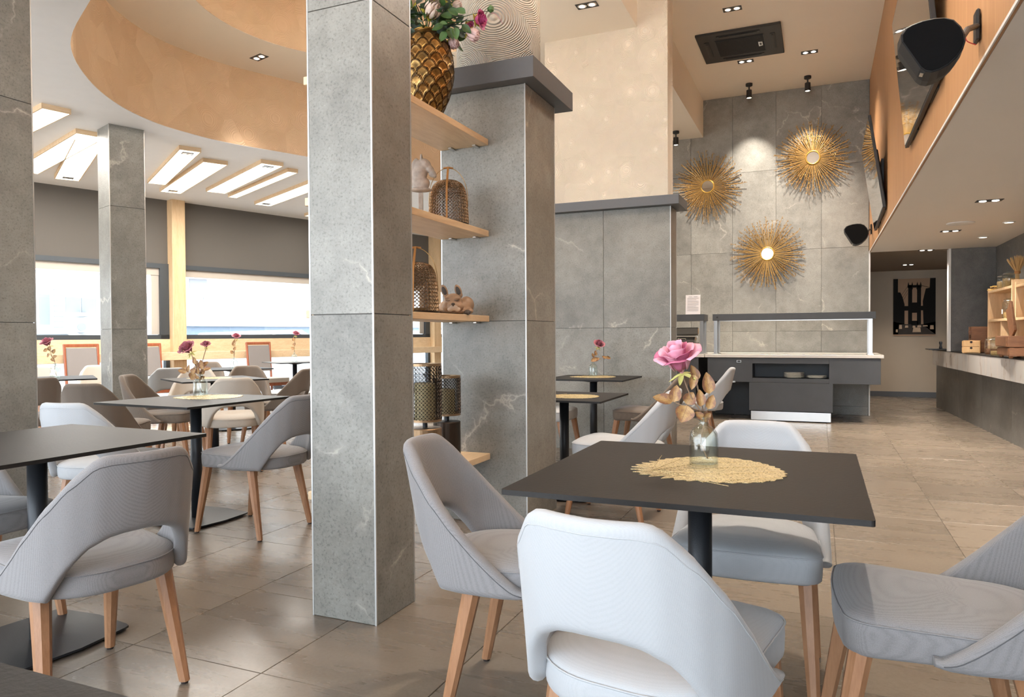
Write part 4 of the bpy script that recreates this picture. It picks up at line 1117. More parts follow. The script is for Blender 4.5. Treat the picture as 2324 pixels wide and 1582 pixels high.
placemat(-5.25, 5.13, ZT + 0.0005, 0.6, 0.40, 0.34, 'gold leaf placemat on the middle-distance table without a bottle')
placemat(-1.60, 4.79, ZT - 0.0445, 0.2, 0.42, 0.34, 'gold leaf placemat on the nearer table right of the broad pier')
placemat(-1.90, 6.36, ZT + 0.0005, 0.3, 0.42, 0.36, 'gold leaf placemat on the farther table right of the broad pier')
# ---- golden scale vase and its bouquet -----------------------------
def scale_vase():
    t = empty('gold_vase', 'tall golden vase covered in raised fish-scale pattern on the top shelf', 'vase', (-1.972, 3.47, 2.285))
    PR = catmull([(0.062, 0, 0), (0.080, 0, 0.04), (0.118, 0, 0.12), (0.143, 0, 0.22), (0.147, 0, 0.29), (0.136, 0, 0.37), (0.112, 0, 0.43), (0.080, 0, 0.462), (0.066, 0, 0.475), (0.070, 0, 0.482)], 14)
    prof = [(p.x, p.z) for p in PR]
    bm = bmesh.new(); seg = 168; NS = 12; rowh = 0.040; rings = []
    for r, z in prof:
        ring = []
        for k in range(seg):
            a = 2 * PI * k / seg; d = 0.0
            if 0.005 < z < 0.45:
                best = None
                # the topmost scale covering this point: scales are round fans hanging like tiles, lower rows on top
                for row in range(int(z / rowh) - 2, int(z / rowh) + 2):
                    cz = row * rowh; off = (row % 2) * 0.5
                    u = a / (2 * PI) * NS - off; uu = (u - round(u)) * (2 * PI * r / NS); wz = z - cz
                    rad = (2 * PI * r / NS) * 0.53
                    q = math.hypot(uu / rad, wz / (rowh * 1.25)) if wz > 0 else abs(uu) / rad + (0 if wz > -rowh * 0.9 else 9)
                    if wz > -rowh and q < 1.0:
                        if best is None or row < best[0]: best = (row, q, wz)
                if best:
                    q = best[1]; d = 0.0045 * (1.0 if q > 0.86 else -0.55 + 1.1 * (q / 0.86) ** 3)
                else: d = 0.002
            rr = r + d
            ring.append(bm.verts.new((rr * math.cos(a), rr * math.sin(a), z)))
        rings.append(ring)
    for a, b in zip(rings, rings[1:]):
        for k in range(seg): bm.faces.new((a[k], a[(k + 1) % seg], b[(k + 1) % seg], b[k]))
    bm.faces.new(rings[0][::-1])
    obj('vase_body', bm, 'gold_vase_mat', t, smooth=True, rot=(0, 0, 0.1))
    obj('rim', TUBE([(0.070 * math.cos(2 * PI * k / 40), 0.070 * math.sin(2 * PI * k / 40), 0.482) for k in range(40)], 0.003, 6, True), 'gold', t, smooth=True)
    return t
m_, nt_, bs_ = new_mat('gold_vase_mat')
geo = nd(nt_, 'ShaderNodeNewGeometry'); v_ = coords(nt_)
pt_ = ramp(nt_, geo.outputs['Pointiness'], [(0.47, (0.05, 0.028, 0.012)), (0.505, (0.24, 0.145, 0.05)), (0.54, (0.72, 0.50, 0.20))])
nn_ = ramp(nt_, noise(nt_, v_, 22, 4), [(0.35, (0.45, 0.42, 0.4)), (0.65, (1.25, 1.2, 1.1))])
nt_.links.new(mixc(nt_, 1.0, pt_, nn_, 'MULTIPLY'), bs_.inputs['Base Color']); bs_.inputs['Metallic'].default_value = 0.85; bs_.inputs['Roughness'].default_value = 0.34
scale_vase()
tq = empty('flower_bouquet', 'full artificial bouquet of cream peonies and pink roses in the golden scale vase', 'flowers', (-1.972, 3.47, 2.285))
def FP(dx, z, depth=0.0): return FR * dx - FF * depth + Vector((0, 0, z - 2.285))
def stem_to(p, r=0.003):
    p = Vector(p); obj('stem', TUBE(catmull([Vector((0, 0, 0.30)), Vector((0, 0, 0.48)) + (p - Vector((0, 0, 0.48))) * 0.15, Vector((0, 0, 0.52)).lerp(p, 0.6), p], 4), r, 6), 'leaf_green', tq, smooth=True)
for dx, z, dp, R, mt, dv, pe in ((0.085, 2.955, 0.07, 0.072, 'petal_cream', (0.1, 0.6, 0.7), True), (0.047, 2.845, 0.10, 0.062, 'petal_cream', (0.5, 0.7, 0.3), True), (0.30, 2.815, 0.05, 0.052, 'petal_magenta', (0.95, 0.4, 0.0), False),
      (0.255, 2.735, 0.05, 0.046, 'petal_blush', (0.9, 0.2, -0.55), True), (0.15, 2.70, 0.03, 0.04, 'petal_blush', (0.4, 0.3, -0.9), True), (0.235, 2.79, 0.02, 0.032, 'petal_magenta', (0.5, 0.2, -0.5), False), (0.22, 2.99, 0.03, 0.048, 'petal_magenta', (0.5, 0.3, 0.8), False),
      (0.17, 2.895, 0.04, 0.034, 'petal_cream', (0.8, 0.4, 0.3), True), (-0.10, 3.0, 0.05, 0.05, 'petal_magenta', (-0.5, 0.5, 0.7), False), (-0.09, 2.90, 0.08, 0.055, 'petal_cream', (-0.6, 0.6, 0.3), True), (0.0, 3.06, 0.02, 0.06, 'petal_blush', (0, 0.3, 1), True)):
    c = FP(dx, z, dp); d = (FR * dv[0] - FF * dv[1] + Vector((0, 0, dv[2]))).normalized(); stem_to(c - d * R * 0.5)
    b = bloom(tq, c - d * R * 0.5, R, mt, d, 4 if not pe else 5, name='bloom', peony=pe)
    b['label'] = {'petal_cream': 'cream peony bloom', 'petal_magenta': 'magenta rose bloom', 'petal_blush': 'pale pink bloom'}[mt]
    for k in range(4):
        a = 2 * PI * k / 4 + .4; s_ = d.orthogonal().normalized(); u = d.cross(s_)
        leaf(tq, c - d * R * 0.45, (s_ * math.cos(a) + u * math.sin(a)) - d * 0.1, R * 0.9, R * 0.6, 'leaf_lime', face=-d, heart=False)
rnd = random.Random(5)
for k in range(190):
    ang = rnd.uniform(0, 2 * PI); rr = rnd.uniform(0.03, 0.20); z = rnd.uniform(2.745, 3.05) - rr * 0.22
    dx = rr * math.cos(ang); dp = rr * 0.75 * math.sin(ang)
    if dx > 0.17: z = rnd.uniform(2.72, 2.84)
    c = FP(dx + 0.02, z, dp); dv = Vector((c.x, c.y, 0)).normalized() + Vector((rnd.uniform(-.5, .5), rnd.uniform(-.5, .5), rnd.uniform(-.6, .6)))
    mt = rnd.choice(['leaf_green', 'leaf_green', 'leaf_blue', 'leaf_blue'])
    leaf(tq, c, dv, rnd.uniform(0.055, 0.085), rnd.uniform(0.034, 0.05), mt, face=-FF * 0.8 + Vector((0, 0, 0.6)) + Vector((rnd.uniform(-.6, .6),) * 3))
for dx, z, ang in ((0.13, 2.755, -70), (0.165, 2.755, -85), (0.20, 2.765, -40), (0.10, 2.765, 200), (0.15, 2.81, 170), (0.18, 2.82, 150), (0.22, 2.83, 160), (0.12, 2.73, 230)):
    a = math.radians(ang); leaf(tq, FP(dx, z, 0.09), FR * math.cos(a) + Vector((0, 0, math.sin(a))), 0.065, 0.042, 'leaf_green', face=-FF + Vector((0, 0, 0.3)))
stem_to(FP(0.35, 2.862, 0.05), 0.0018); obj('bud', LATHE([(0.002, -0.018), (0.018, -0.006), (0.019, 0.008), (0.006, 0.022)], 7), 'leaf_green', tq, loc=FP(0.352, 2.867, 0.05))
obj('twig', TUBE(catmull([FP(0.352, 2.85, .05), FP(0.38, 2.84, .05), FP(0.405, 2.81, .05), FP(0.415, 2.79, .05)], 3), 0.0012, 5), 'rose_petal', tq)
# ---- lanterns -------------------------------------------------------
def pierced(bm_prof, seg, t, mat, thick=0.0022, diag=True, name='pierced_shade'):
    bm = bmesh.new(); rings = []
    for r, z in bm_prof: rings.append([bm.verts.new((r * math.cos(2 * PI * k / seg), r * math.sin(2 * PI * k / seg), z)) for k in range(seg)])
    for j, (a, b) in enumerate(zip(rings, rings[1:])):
        for k in range(seg): bm.faces.new((a[k], a[(k + 1) % seg], b[(k + 1) % seg], b[k]))
    if diag:
        bmesh.ops.poke(bm, faces=bm.faces[:])
    o = obj(name, bm, mat, t, smooth=False)
    w_ = o.modifiers.new('w', 'WIREFRAME'); w_.thickness = thick; w_.use_even_offset = False
    return o
def bell_lantern(x, y, z, s, label):
    t = empty('pierced_lantern', label, 'lantern', (x, y, z), 0.4, 'bell-shaped pierced bronze lanterns')
    P = [(0.122, 0.012), (0.121, 0.05), (0.118, 0.09), (0.115, 0.13), (0.112, 0.17), (0.107, 0.205), (0.098, 0.232), (0.083, 0.255), (0.062, 0.268)]
    prof = [(p.x * s, p.z * s) for p in catmull([(a, 0, b) for a, b in P], 2)]
    pierced(prof, 36, t, 'bronze', 0.0056 * s)
    obj('top_cap', LATHE([(0.063 * s, 0.267 * s), (0.058 * s, 0.274 * s), (0.001, 0.276 * s)], 32), 'bronze_dark', t, smooth=True)
    obj('base_ring', LATHE([(0.123 * s, 0.0), (0.124 * s, 0.014 * s), (0.116 * s, 0.014 * s), (0.116 * s, 0.0)], 40), 'bronze_dark', t)
    obj('candle_holder', LATHE([(0.05 * s, 0.002), (0.05 * s, 0.03 * s), (0.001, 0.03 * s)], 20), 'brass', t)
    hp = [(0.118 * s * math.cos(a), 0, 0.17 * s + 0.185 * s * math.sin(a)) for a in [PI * k / 24 for k in range(25)]]
    h = obj('handle', TUBE([(0.119 * s, 0, 0.12 * s)] + hp + [(-0.119 * s, 0, 0.12 * s)], 0.0022 * s, 6), 'brass', t, smooth=True)
    bm = bmesh.new(); st = [(0.0, 0.0, 0.0)]
    obj('strap', TUBE([(0.0, -0.126 * s, 0.01), (0, -0.122 * s, 0.12 * s), (0, -0.105 * s, 0.22 * s), (0, -0.05 * s, 0.30 * s), (0, -0.006, 0.357 * s)], [0.008 * s] * 5, 4), 'leather', t)
    obj('grip', TUBE([(-0.03 * s, 0, 0.353 * s), (0, 0, 0.357 * s), (0.03 * s, 0, 0.353 * s)], 0.006 * s, 8), 'leather', t)
    t.rotation_euler = (0, 0, math.atan2(FF.x, -FF.y) * 0 - 0.0 + 0.402)
    return t
bell_lantern(-1.95, 3.67, 1.745, 0.93, 'whole bell-shaped pierced bronze lantern with a leather strap, second shelf from the top')
bell_lantern(-1.97, 3.335, 1.240, 0.98, 'bell-shaped pierced bronze lantern half hidden by the centre pillar, beside the sleeping dog')
def candle_lamp(x, y, z, r, hb, hs, label, mat_b):
    t = empty('candle_lamp', label, 'candle holder', (x, y, z), 0.2, 'pierced cylinder candle lamps on the lowest shelf')
    obj('base', LATHE([(r * 0.97, 0), (r, 0.004), (r, hb - 0.004), (r * 0.97, hb), (r * 0.3, hb + 0.002)], 40), mat_b, t, smooth=False)
    obj('neck', LATHE([(0.013, hb), (0.013, hb + 0.035)], 16), 'black_metal', t)
    z0 = hb + 0.035
    rows = 14 if hs > 0.25 else 11; step = hs / rows
    pierced([(r, z0 + 0.012 + (hs - 0.024) * k / rows) for k in range(rows + 1)], 28, t, 'bronze_dark', 0.0045)
    for zz in (z0, z0 + hs - 0.012): obj('rim_band', LATHE([(r + 0.001, zz), (r + 0.001, zz + 0.013), (r - 0.003, zz + 0.013), (r - 0.003, zz)], 40), 'bronze', t)
    obj('floor_plate', LATHE([(0.012, z0), (r, z0), (r, z0 + 0.003)], 32), 'bronze_dark', t)
    obj('candle', LATHE([(r * 0.62, z0 + 0.003), (r * 0.62, z0 + hs * 0.66), (0.003, z0 + hs * 0.65)], 28), 'candle', t)
    return t
candle_lamp(-1.935, 3.36, 0.42, 0.088, 0.215, 0.305, 'taller pierced candle lamp with a brass drum base, next to the centre pillar', 'bronze')
candle_lamp(-1.965, 3.66, 0.42, 0.078, 0.215, 0.225, 'shorter pierced candle lamp with a dark drum base, behind the taller one', 'bronze_dark')
# ---- animals on the shelves ----------------------------------------
td = empty('dog_figurine', 'sleeping brown bulldog puppy figurine with upright ears, lying on the third shelf', 'figurine', (-1.93, 3.70, 1.240), 0.30)
blob('body', [((0.0, 0.03, 0.045), (0.085, 0.10, 0.045), (0, 0, 0)), ((0.06, 0.045, 0.060), (0.045, 0.060, 0.050), (0, 0, 0)), ((-0.055, 0.03, 0.045), (0.045, 0.06, 0.040), (0, 0, 0)), ((0.09, -0.02, 0.022), (0.022, 0.05, 0.018), (0, 0, 0.2)), ((-0.085, -0.035, 0.02), (0.022, 0.05, 0.017), (0, 0, -0.1)), ((0.0, -0.03, 0.02), (0.10, 0.05, 0.018), (0, 0, 0))], 'dog_fur', td, 0.005)
hd_ = blob('head', [((0.0, -0.055, 0.072), (0.053, 0.050, 0.050), (0, 0, 0)), ((0.012, -0.098, 0.047), (0.038, 0.026, 0.027), (0, 0, 0)), ((-0.030, -0.075, 0.045), (0.028, 0.035, 0.028), (0, 0, 0)), ((0.036, -0.07, 0.045), (0.028, 0.035, 0.028), (0, 0, 0)), ((-0.024, -0.088, 0.092), (0.020, 0.014, 0.010), (0, 0, 0.3)), ((0.03, -0.090, 0.090), (0.020, 0.014, 0.010), (0, 0, -0.3))], 'dog_fur', td, 0.004, 4)
blob('muzzle', [((0.014, -0.112, 0.040), (0.026, 0.016, 0.018), (0, 0, 0)), ((-0.006, -0.106, 0.030), (0.018, 0.014, 0.014), (0, 0, 0)), ((0.034, -0.104, 0.030), (0.018, 0.014, 0.014), (0, 0, 0))], 'dog_pale', hd_, 0.003, 3)
blob('nose', [((0.014, -0.127, 0.058), (0.011, 0.007, 0.008), (0, 0, 0)), ((0.014, -0.127, 0.052), (0.005, 0.006, 0.008), (0, 0, 0))], 'dog_dark', hd_, 0.0022, 2)
for sx, tilt in ((-1, 0.42), (1, -0.10)):
    e_ = blob('ear', [((0, 0, 0.028), (0.020, 0.007, 0.036), (0, 0, 0)), ((0, 0.002, 0.0), (0.016, 0.010, 0.018), (0, 0, 0))], 'dog_fur', hd_, 0.003, 3); e_.location = (sx * 0.040 - 0.002, -0.045, 0.112); e_.rotation_euler = (0.1, -sx * 0.35 if sx > 0 else 0.35 * -1, 0)
    i_ = blob('ear_inside', [((0, -0.006, 0.026), (0.013, 0.003, 0.027), (0, 0, 0))], 'dog_dark', hd_, 0.002, 2); i_.location = e_.location; i_.rotation_euler = e_.rotation_euler
    obj('closed_eye', TUBE([(sx * 0.024 - 0.012 + 0.004, -0.1045, 0.080), (sx * 0.024 + 0.004, -0.1065, 0.0765), (sx * 0.024 + 0.016, -0.1035, 0.080)], 0.0014, 5), 'dog_dark', hd_)
    blob('paw', [((0, 0, 0.014), (0.020, 0.030, 0.014), (0, 0, 0)), ((-0.008, -0.025, 0.010), (0.007, 0.010, 0.009), (0, 0, 0)), ((0.004, -0.027, 0.010), (0.007, 0.010, 0.009), (0, 0, 0)), ((0.014, -0.024, 0.010), (0.007, 0.010, 0.009), (0, 0, 0))], 'dog_dark', td, 0.003, 2).location = (sx * 0.085, -0.075, 0)
th = empty('horse_head_sculpture', 'weathered grey horse head bust on a post, partly hidden by the centre pillar', 'sculpture', (-1.99, 3.43, 1.745), 0.402)
obj('base', BX(-0.10, 0.13, -0.045, 0.045, 0, 0.022, 0.006), 'horse_stone', th)
obj('post', BX(-0.011, 0.011, -0.011, 0.011, 0.022, 0.15), 'horse_stone', th)
blob('bust', [((0.0, 0, 0.165), (0.062, 0.040, 0.012), (0, 0, 0)), ((0.0, 0, 0.20), (0.050, 0.032, 0.040), (0, 0, 0)), ((-0.006, 0, 0.25), (0.042, 0.028, 0.045), (0, 0.15, 0)), ((-0.002, 0, 0.29), (0.034, 0.024, 0.038), (0, 0.2, 0)),
      ((0.022, 0, 0.305), (0.036, 0.024, 0.028), (0, 0.5, 0)), ((0.048, 0, 0.280), (0.034, 0.018, 0.019), (0, 0.85, 0)), ((0.066, 0, 0.256), (0.022, 0.016, 0.015), (0, 0.85, 0)), ((0.074, 0, 0.242), (0.014, 0.016, 0.012), (0, 0.85, 0)), ((0.055, 0, 0.245), (0.016, 0.012, 0.009), (0, 0.8, 0)),
      ((0.004, -0.012, 0.340), (0.007, 0.006, 0.020), (0, 0.1, 0)), ((0.004, 0.012, 0.340), (0.007, 0.006, 0.020), (0, 0.1, 0)), ((-0.032, 0, 0.30), (0.018, 0.012, 0.040), (0, 0.35, 0)), ((-0.042, 0, 0.25), (0.018, 0.012, 0.045), (0, 0.1, 0)), ((0.030, -0.020, 0.312), (0.007, 0.006, 0.006), (0, 0, 0)), ((0.030, 0.020, 0.312), (0.007, 0.006, 0.006), (0, 0, 0))], 'horse_stone', th, 0.004, 2)
# ================================================================== BACK WALL OBJECTS
def sunburst(x, z, seed, label):
    r_ = random.Random(seed); t = empty('sunburst_mirror', label, 'mirror', (x, YB - 0.011, z), 0, 'gold sunburst mirrors')
    obj('mirror_glass', LATHE([(0.086, 0.046), (0.086, 0.050), (0.001, 0.050)], 40, cap=True), 'mirror', t, rot=(PI / 2, 0, 0))
    obj('ring', TUBE([(0.090 * math.cos(2 * PI * k / 48), -0.048, 0.090 * math.sin(2 * PI * k / 48)) for k in range(48)], 0.011, 8, True), 'gold', t, smooth=True)
    obj('hub', LATHE([(0.09, 0.0), (0.09, 0.045), (0.001, 0.046)], 32), 'gold_ray', t, rot=(PI / 2, 0, 0))
    bm = bmesh.new(); N = 64
    for k in range(N):
        a = 2 * PI * k / N + r_.uniform(-.02, .02)
        for lay in (0, 1, 2):
            if lay == 0: L = 0.30 + 0.04 * r_.random()
            elif lay == 1: L = 0.40 + 0.13 * (0.5 + 0.5 * math.sin(a * 19 + seed)) ** 1.0 * r_.uniform(.7, 1)
            else:
                if k % 2: continue
                L = 0.46 + 0.10 * r_.random()
            aa = a + lay * 0.022; y0 = -0.045 + lay * 0.012; y1 = -0.05 + lay * 0.012 - 0.01 * r_.random()
            p0 = Vector((0.085 * math.cos(aa), y0, 0.085 * math.sin(aa))); p1 = Vector((L * math.cos(aa + r_.uniform(-.015, .015)), y1, L * math.sin(aa)))
            tube(bm, [p0, p1], [0.0052, 0.0034], 4)
            q = Vector((math.cos(aa), 0, math.sin(aa))); s_ = Vector((-q.z, 0, q.x))
            nb = 3 if lay == 0 else 5
            for b in range(nb):
                f = 0.45 + 0.55 * (b + r_.random() * 0.7) / nb; c = p0.lerp(p1, f); sd = r_.choice((-1, 1)); e = c + s_ * sd * r_.uniform(0.008, 0.018) + q * 0.014 + Vector((0, r_.uniform(-.006, .006), 0))
                tube(bm, [c, e], 0.002, 3, caps=False)
                bmesh.ops.create_icosphere(bm, subdivisions=1, radius=0.0065, matrix=Matrix.Translation(e))
    o = obj('rays', bm, 'gold_ray', t, recalc=False); o['kind'] = 'stuff'
sunburst(-1.534, 3.293, 1, 'gold sunburst mirror at left, level with the grey ledge of the stone pier')
sunburst(-0.105, 3.570, 2, 'highest of the three gold sunburst mirrors, at the right')
sunburst(-0.704, 2.266, 3, 'lowest of the three gold sunburst mirrors, above the buffet counter')
# ---- buffet counter -------------------------------------------------
YF = 9.867
tb = empty('buffet_counter', 'long dark grey buffet counter with a pale top along the stone wall', 'counter', (-0.36, YF, 0))
def BB(nm, x0, x1, y0, y1, z0, z1, mt, par=None, bev=0.002):
    return obj(nm, BX(x0 + 0.36, x1 + 0.36, y0 - YF, y1 - YF, z0, z1, bev), mt, par if par else tb)
BB('counter_top', -1.413, 0.704, YF - 0.02, 10.98, 0.818, 0.858, 'marble_plain')
BB('left_cabinet', -1.382, -0.815, YF, 10.95, 0.50, 0.812, 'counter_grey')
BB('right_cabinet', 0.095, 0.672, YF, 10.95, 0.495, 0.812, 'counter_grey')
BB('upper_rail', -0.815, 0.095, YF, 10.95, 0.742, 0.812, 'counter_grey')
BB('niche_shelf', -0.815, 0.095, YF, 10.95, 0.50, 0.552, 'counter_grey')
BB('niche_back', -0.815, 0.095, YF + 0.35, YF + 0.37, 0.552, 0.742, 'counter_grey')
BB('lower_cabinet', -0.857, 0.140, YF + 0.0, 10.9, 0.135, 0.498, 'counter_grey')
tag(BB('kick_plate', -0.835, 0.118, YF + 0.012, YF + 0.5, 0.012, 0.128, 'steel'), 'brushed steel kick plate')
BB('support_left', -1.385, -0.9, 10.6, 10.98, 0.0, 0.50, 'counter_grey')
for x, z in ((-0.983, 0.769), ):
    s_ = BB('socket', x - 0.028, x + 0.028, YF - 0.006, YF, z - 0.016, z + 0.016, 'steel'); BB('socket_face', x - 0.02, x + 0.02, YF - 0.008, YF - 0.006, z - 0.01, z + 0.01, 'black_plastic', s_) if False else None
    obj('socket_face', BX(x + 0.36 - 0.02, x + 0.36 + 0.02, -0.008, -0.006, z - 0.010, z + 0.010), 'black_plastic', s_)
for x in (-1.05, -1.32): BB('latch', x - 0.022, x + 0.022, YF - 0.012, YF + 0.01, 0.492, 0.512, 'steel')
tg = empty('food_guard', 'long dark grey overshelf on steel posts above the right buffet counter', 'shelf', (-0.35, 9.97, 0.859))
obj('canopy', BX(-1.331 + 0.35, 0.623 + 0.35, 0.0, 0.36, 1.304 - 0.859, 1.392 - 0.859, 0.002), 'counter_grey', tg)
obj('light_strip', BX(-1.25 + 0.35, 0.55 + 0.35, 0.05, 0.10, 1.296 - 0.859, 1.304 - 0.859), 'steel', tg)
obj('screw', LATHE([(0.012, 0), (0.012, 0.004)], 14), 'black_plastic', tg, loc=(-1.27 + 0.35, 0.0, 1.348 - 0.859), rot=(PI / 2, 0, 0))
for x in (-1.295, 0.565):
    for y in (0.02, 0.30): obj('post', BX(x + 0.35 - 0.022, x + 0.35 + 0.022, y, y + 0.012, 0.0, 1.304 - 0.859), 'steel', tg); 
    obj('foot_plate', BX(x + 0.35 - 0.035, x + 0.35 + 0.035, 0.0, 0.34, 0.0, 0.008), 'steel', tg)
tc_ = empty('buffet_counter', 'second buffet counter, only its pale end showing right of the stone pier', 'counter', (-2.0, YF, 0))
obj('counter_top', BX(-0.6, 0.575, -0.02, 1.1, 0.818, 0.858, 0.002), 'marble_plain', tc_)
obj('cabinet', BX(-0.6, 0.50, 0.0, 1.08, 0.50, 0.812, 0.002), 'counter_grey', tc_)
obj('lower_cabinet', BX(-0.5, 0.45, 0.1, 1.0, 0.10, 0.498, 0.002), 'counter_grey', tc_)
obj('plinth', BX(-0.5, 0.45, 0.14, 1.0, 0.0, 0.10, 0.002), 'counter_grey', tc_)
tg2 = empty('food_guard', 'short end of a dark grey overshelf right of the stone pier, carrying a paper sheet', 'shelf', (-2.0, 9.97, 0.859))
obj('canopy', BX(-0.6, 0.559, 0.0, 0.36, 0.446, 0.535, 0.002), 'counter_grey', tg2)
for y in (0.02, 0.30): obj('post', BX(0.50, 0.545, y, y + 0.012, 0, 0.446), 'steel', tg2)
obj('foot_plate', BX(0.49, 0.555, 0.0, 0.34, 0.0, 0.008), 'steel', tg2)
tp = empty('paper_sheet', 'printed white paper sheet standing on the short overshelf', 'paper', (-1.605, 10.07, 1.397))
obj('page', BX(-0.098, 0.098, -0.001, 0.001, 0, 0.265), 'paper', tp, rot=(math.radians(-4), 0, 0))
for k in range(9):
    obj('text_line', BX(-0.075, 0.075 - (0.03 if k % 4 == 3 else 0), -0.003, -0.0015, 0.05 + k * 0.021, 0.0535 + k * 0.021), 'ink_grey', tp, rot=(math.radians(-4), 0, 0))
for x0, x1 in ((-0.06, -0.01), (0.01, 0.06)): obj('text_line', BX(x0, x1, -0.003, -0.0015, 0.238, 0.243), 'ink_grey', tp, rot=(math.radians(-4), 0, 0))
# chafing dish
tx = empty('chafing_dish', 'shiny steel chafing dish with a raised roll lid under the short overshelf', 'chafing dish', (-1.74, 10.17, 0.859))
obj('frame', BX(-0.20, 0.20, -0.16, 0.16, 0.06, 0.085, 0.006), 'chrome', tx)
for sx in (-1, 1):
    for sy in (-1, 1): obj('leg', TUBE([(sx * 0.18, sy * 0.14, 0.0), (sx * 0.18, sy * 0.14, 0.06)], 0.008, 8), 'chrome', tx)
obj('water_pan', BX(-0.19, 0.19, -0.15, 0.15, 0.085, 0.15, 0.012), 'chrome', tx)
bm = bmesh.new(); pr = [(0.0, 0.15)] 
lid = [( -0.18, 0.15), (-0.18, 0.19), (-0.14, 0.23), (-0.06, 0.255), (0.03, 0.26), (0.15, 0.26), (0.16, 0.15)]
rg = []
for xx in [-0.195, -0.19, -0.17, 0.17, 0.19, 0.195]:
    k_ = 1.0 if abs(xx) < 0.18 else (0.93 if abs(xx) < 0.193 else 0.80)
    rg.append([bm.verts.new((xx, y * k_, 0.15 + (z - 0.15) * k_)) for y, z in lid])
for a, b in zip(rg, rg[1:]):
    for i in range(len(lid) - 1): bm.faces.new((a[i], a[i + 1], b[i + 1], b[i]))
bm.faces.new(rg[0]); bm.faces.new(rg[-1])
obj('roll_lid', bm, 'chrome', tx)
obj('raised_lid_panel', BX(-0.185, 0.185, -0.012, 0.012, 0.26, 0.36, 0.01), 'chrome', tx, loc=(0, 0.08, 0))
obj('handle', TUBE([(-0.05, -0.17, 0.20), (-0.05, -0.205, 0.21), (0.05, -0.205, 0.21), (0.05, -0.17, 0.20)], 0.006, 8), 'chrome', tx)
# plates in the niche
def plate(x, y, z, r, label, grp):
    t = tag(obj('plate', LATHE([(r * 0.55, 0.0), (r * 0.6, 0.002), (r * 0.98, 0.014), (r, 0.016), (r * 0.98, 0.018), (r * 0.6, 0.006), (0.001, 0.005)], 36), 'plate_white', None, smooth=False, loc=(x, y, z)), label, 'plate', grp)
    return t
ORD = ['bottom plate', 'second plate from the bottom', 'third plate from the bottom', 'third plate from the top', 'second plate from the top', 'topmost plate']
for k in range(6): plate(-0.318, 10.02, 0.5525 + k * 0.0115, 0.125, 'cream ' + ORD[k] + ' of the taller stack in the buffet niche', 'taller plate stack in the buffet niche')
for k in range(3): plate(-0.048, 10.02, 0.5525 + k * 0.0105, 0.122, 'cream ' + ('bottom', 'middle', 'top')[k] + ' plate of the flatter stack at the right of the buffet niche', 'flatter plate stack in the buffet niche')
# ================================================================== SCREENS AND SPEAKERS on the veneer wall
def tv(NB, FB, NT, FT, label):
    NB, FB, NT, FT = map(Vector, (NB, FB, NT, FT))
    c = (NB + FB + NT + FT) / 4; t = empty('television', label, 'television', c)
    X = ((FB - NB) + (FT - NT)).normalized(); U = ((NT - NB) + (FT - FB)).normalized(); N_ = X.cross(U).normalized()
    if N_.x > 0: N_ = -N_
    U = N_.cross(X).normalized()
    if U.z < 0: U = -U
    hw = ((FB - NB).length + (FT - NT).length) / 4; hh = ((NT - NB).length + (FT - FB).length) / 4
    m = Matrix((X, U, N_)).transposed().to_4x4()
    def P(nm, bm, mt, par=t):
        o = obj(nm, bm, mt, par); o.matrix_local = m if par is t else Matrix.Identity(4); return o
    P('bezel', BX(-hw, hw, -hh, hh, -0.028, -0.002, 0.003), 'black_plastic')
    P('screen', BX(-hw + 0.014, hw - 0.014, -hh + 0.016, hh - 0.012, -0.004, 0.0), 'screen')
    P('back_casing', BX(-hw * 0.72, hw * 0.72, -hh + 0.02, hh * 0.35, -0.058, -0.028, 0.008), 'black_plastic')
    for s in (-1, 1): P('speaker_vent', BX(s * hw * 0.55 - 0.14, s * hw * 0.55 + 0.14, -hh - 0.001, -hh + 0.02, -0.05, -0.028), 'cassette_black')
    d = (XR - c.x)
    obj('wall_mount', BX(-0.001, 0.02, -0.2, 0.2, -0.15, 0.15), 'black_metal', t, loc=(d - 0.021, 0, 0))
    obj('mount_arm', TUBE([Vector((0.03, 0, 0)), Vector((d - 0.01, 0, 0))], 0.022, 8), 'black_metal', t)
    return t
tv((0.565, 8.10, 2.375), (0.568, 9.42, 2.30), (0.4305, 8.1, 3.30), (0.431, 9.42, 3.25), 'far wall television, tilted down towards the room, beside the second speaker')
tv((0.565, 4.45, 2.48), (0.570, 6.10, 2.49), (0.475, 4.45, 3.41), (0.480, 6.10, 3.41), 'near wall television behind the large black speaker at upper right')
SPK = [(-.10, .057), (-.085, .078), (-.066, .087), (-.03, .096), (.01, .099), (.04, .096), (.07, .083), (.093, .054), (.105, .025), (.107, .0), (.10, -.025), (.082, -.053), (.055, -.078), (.025, -.093), (0.0, -.098), (-.02, -.092), (-.036, -.076), (-.06, -.035), (-.085, .008), (-.098, .03)]
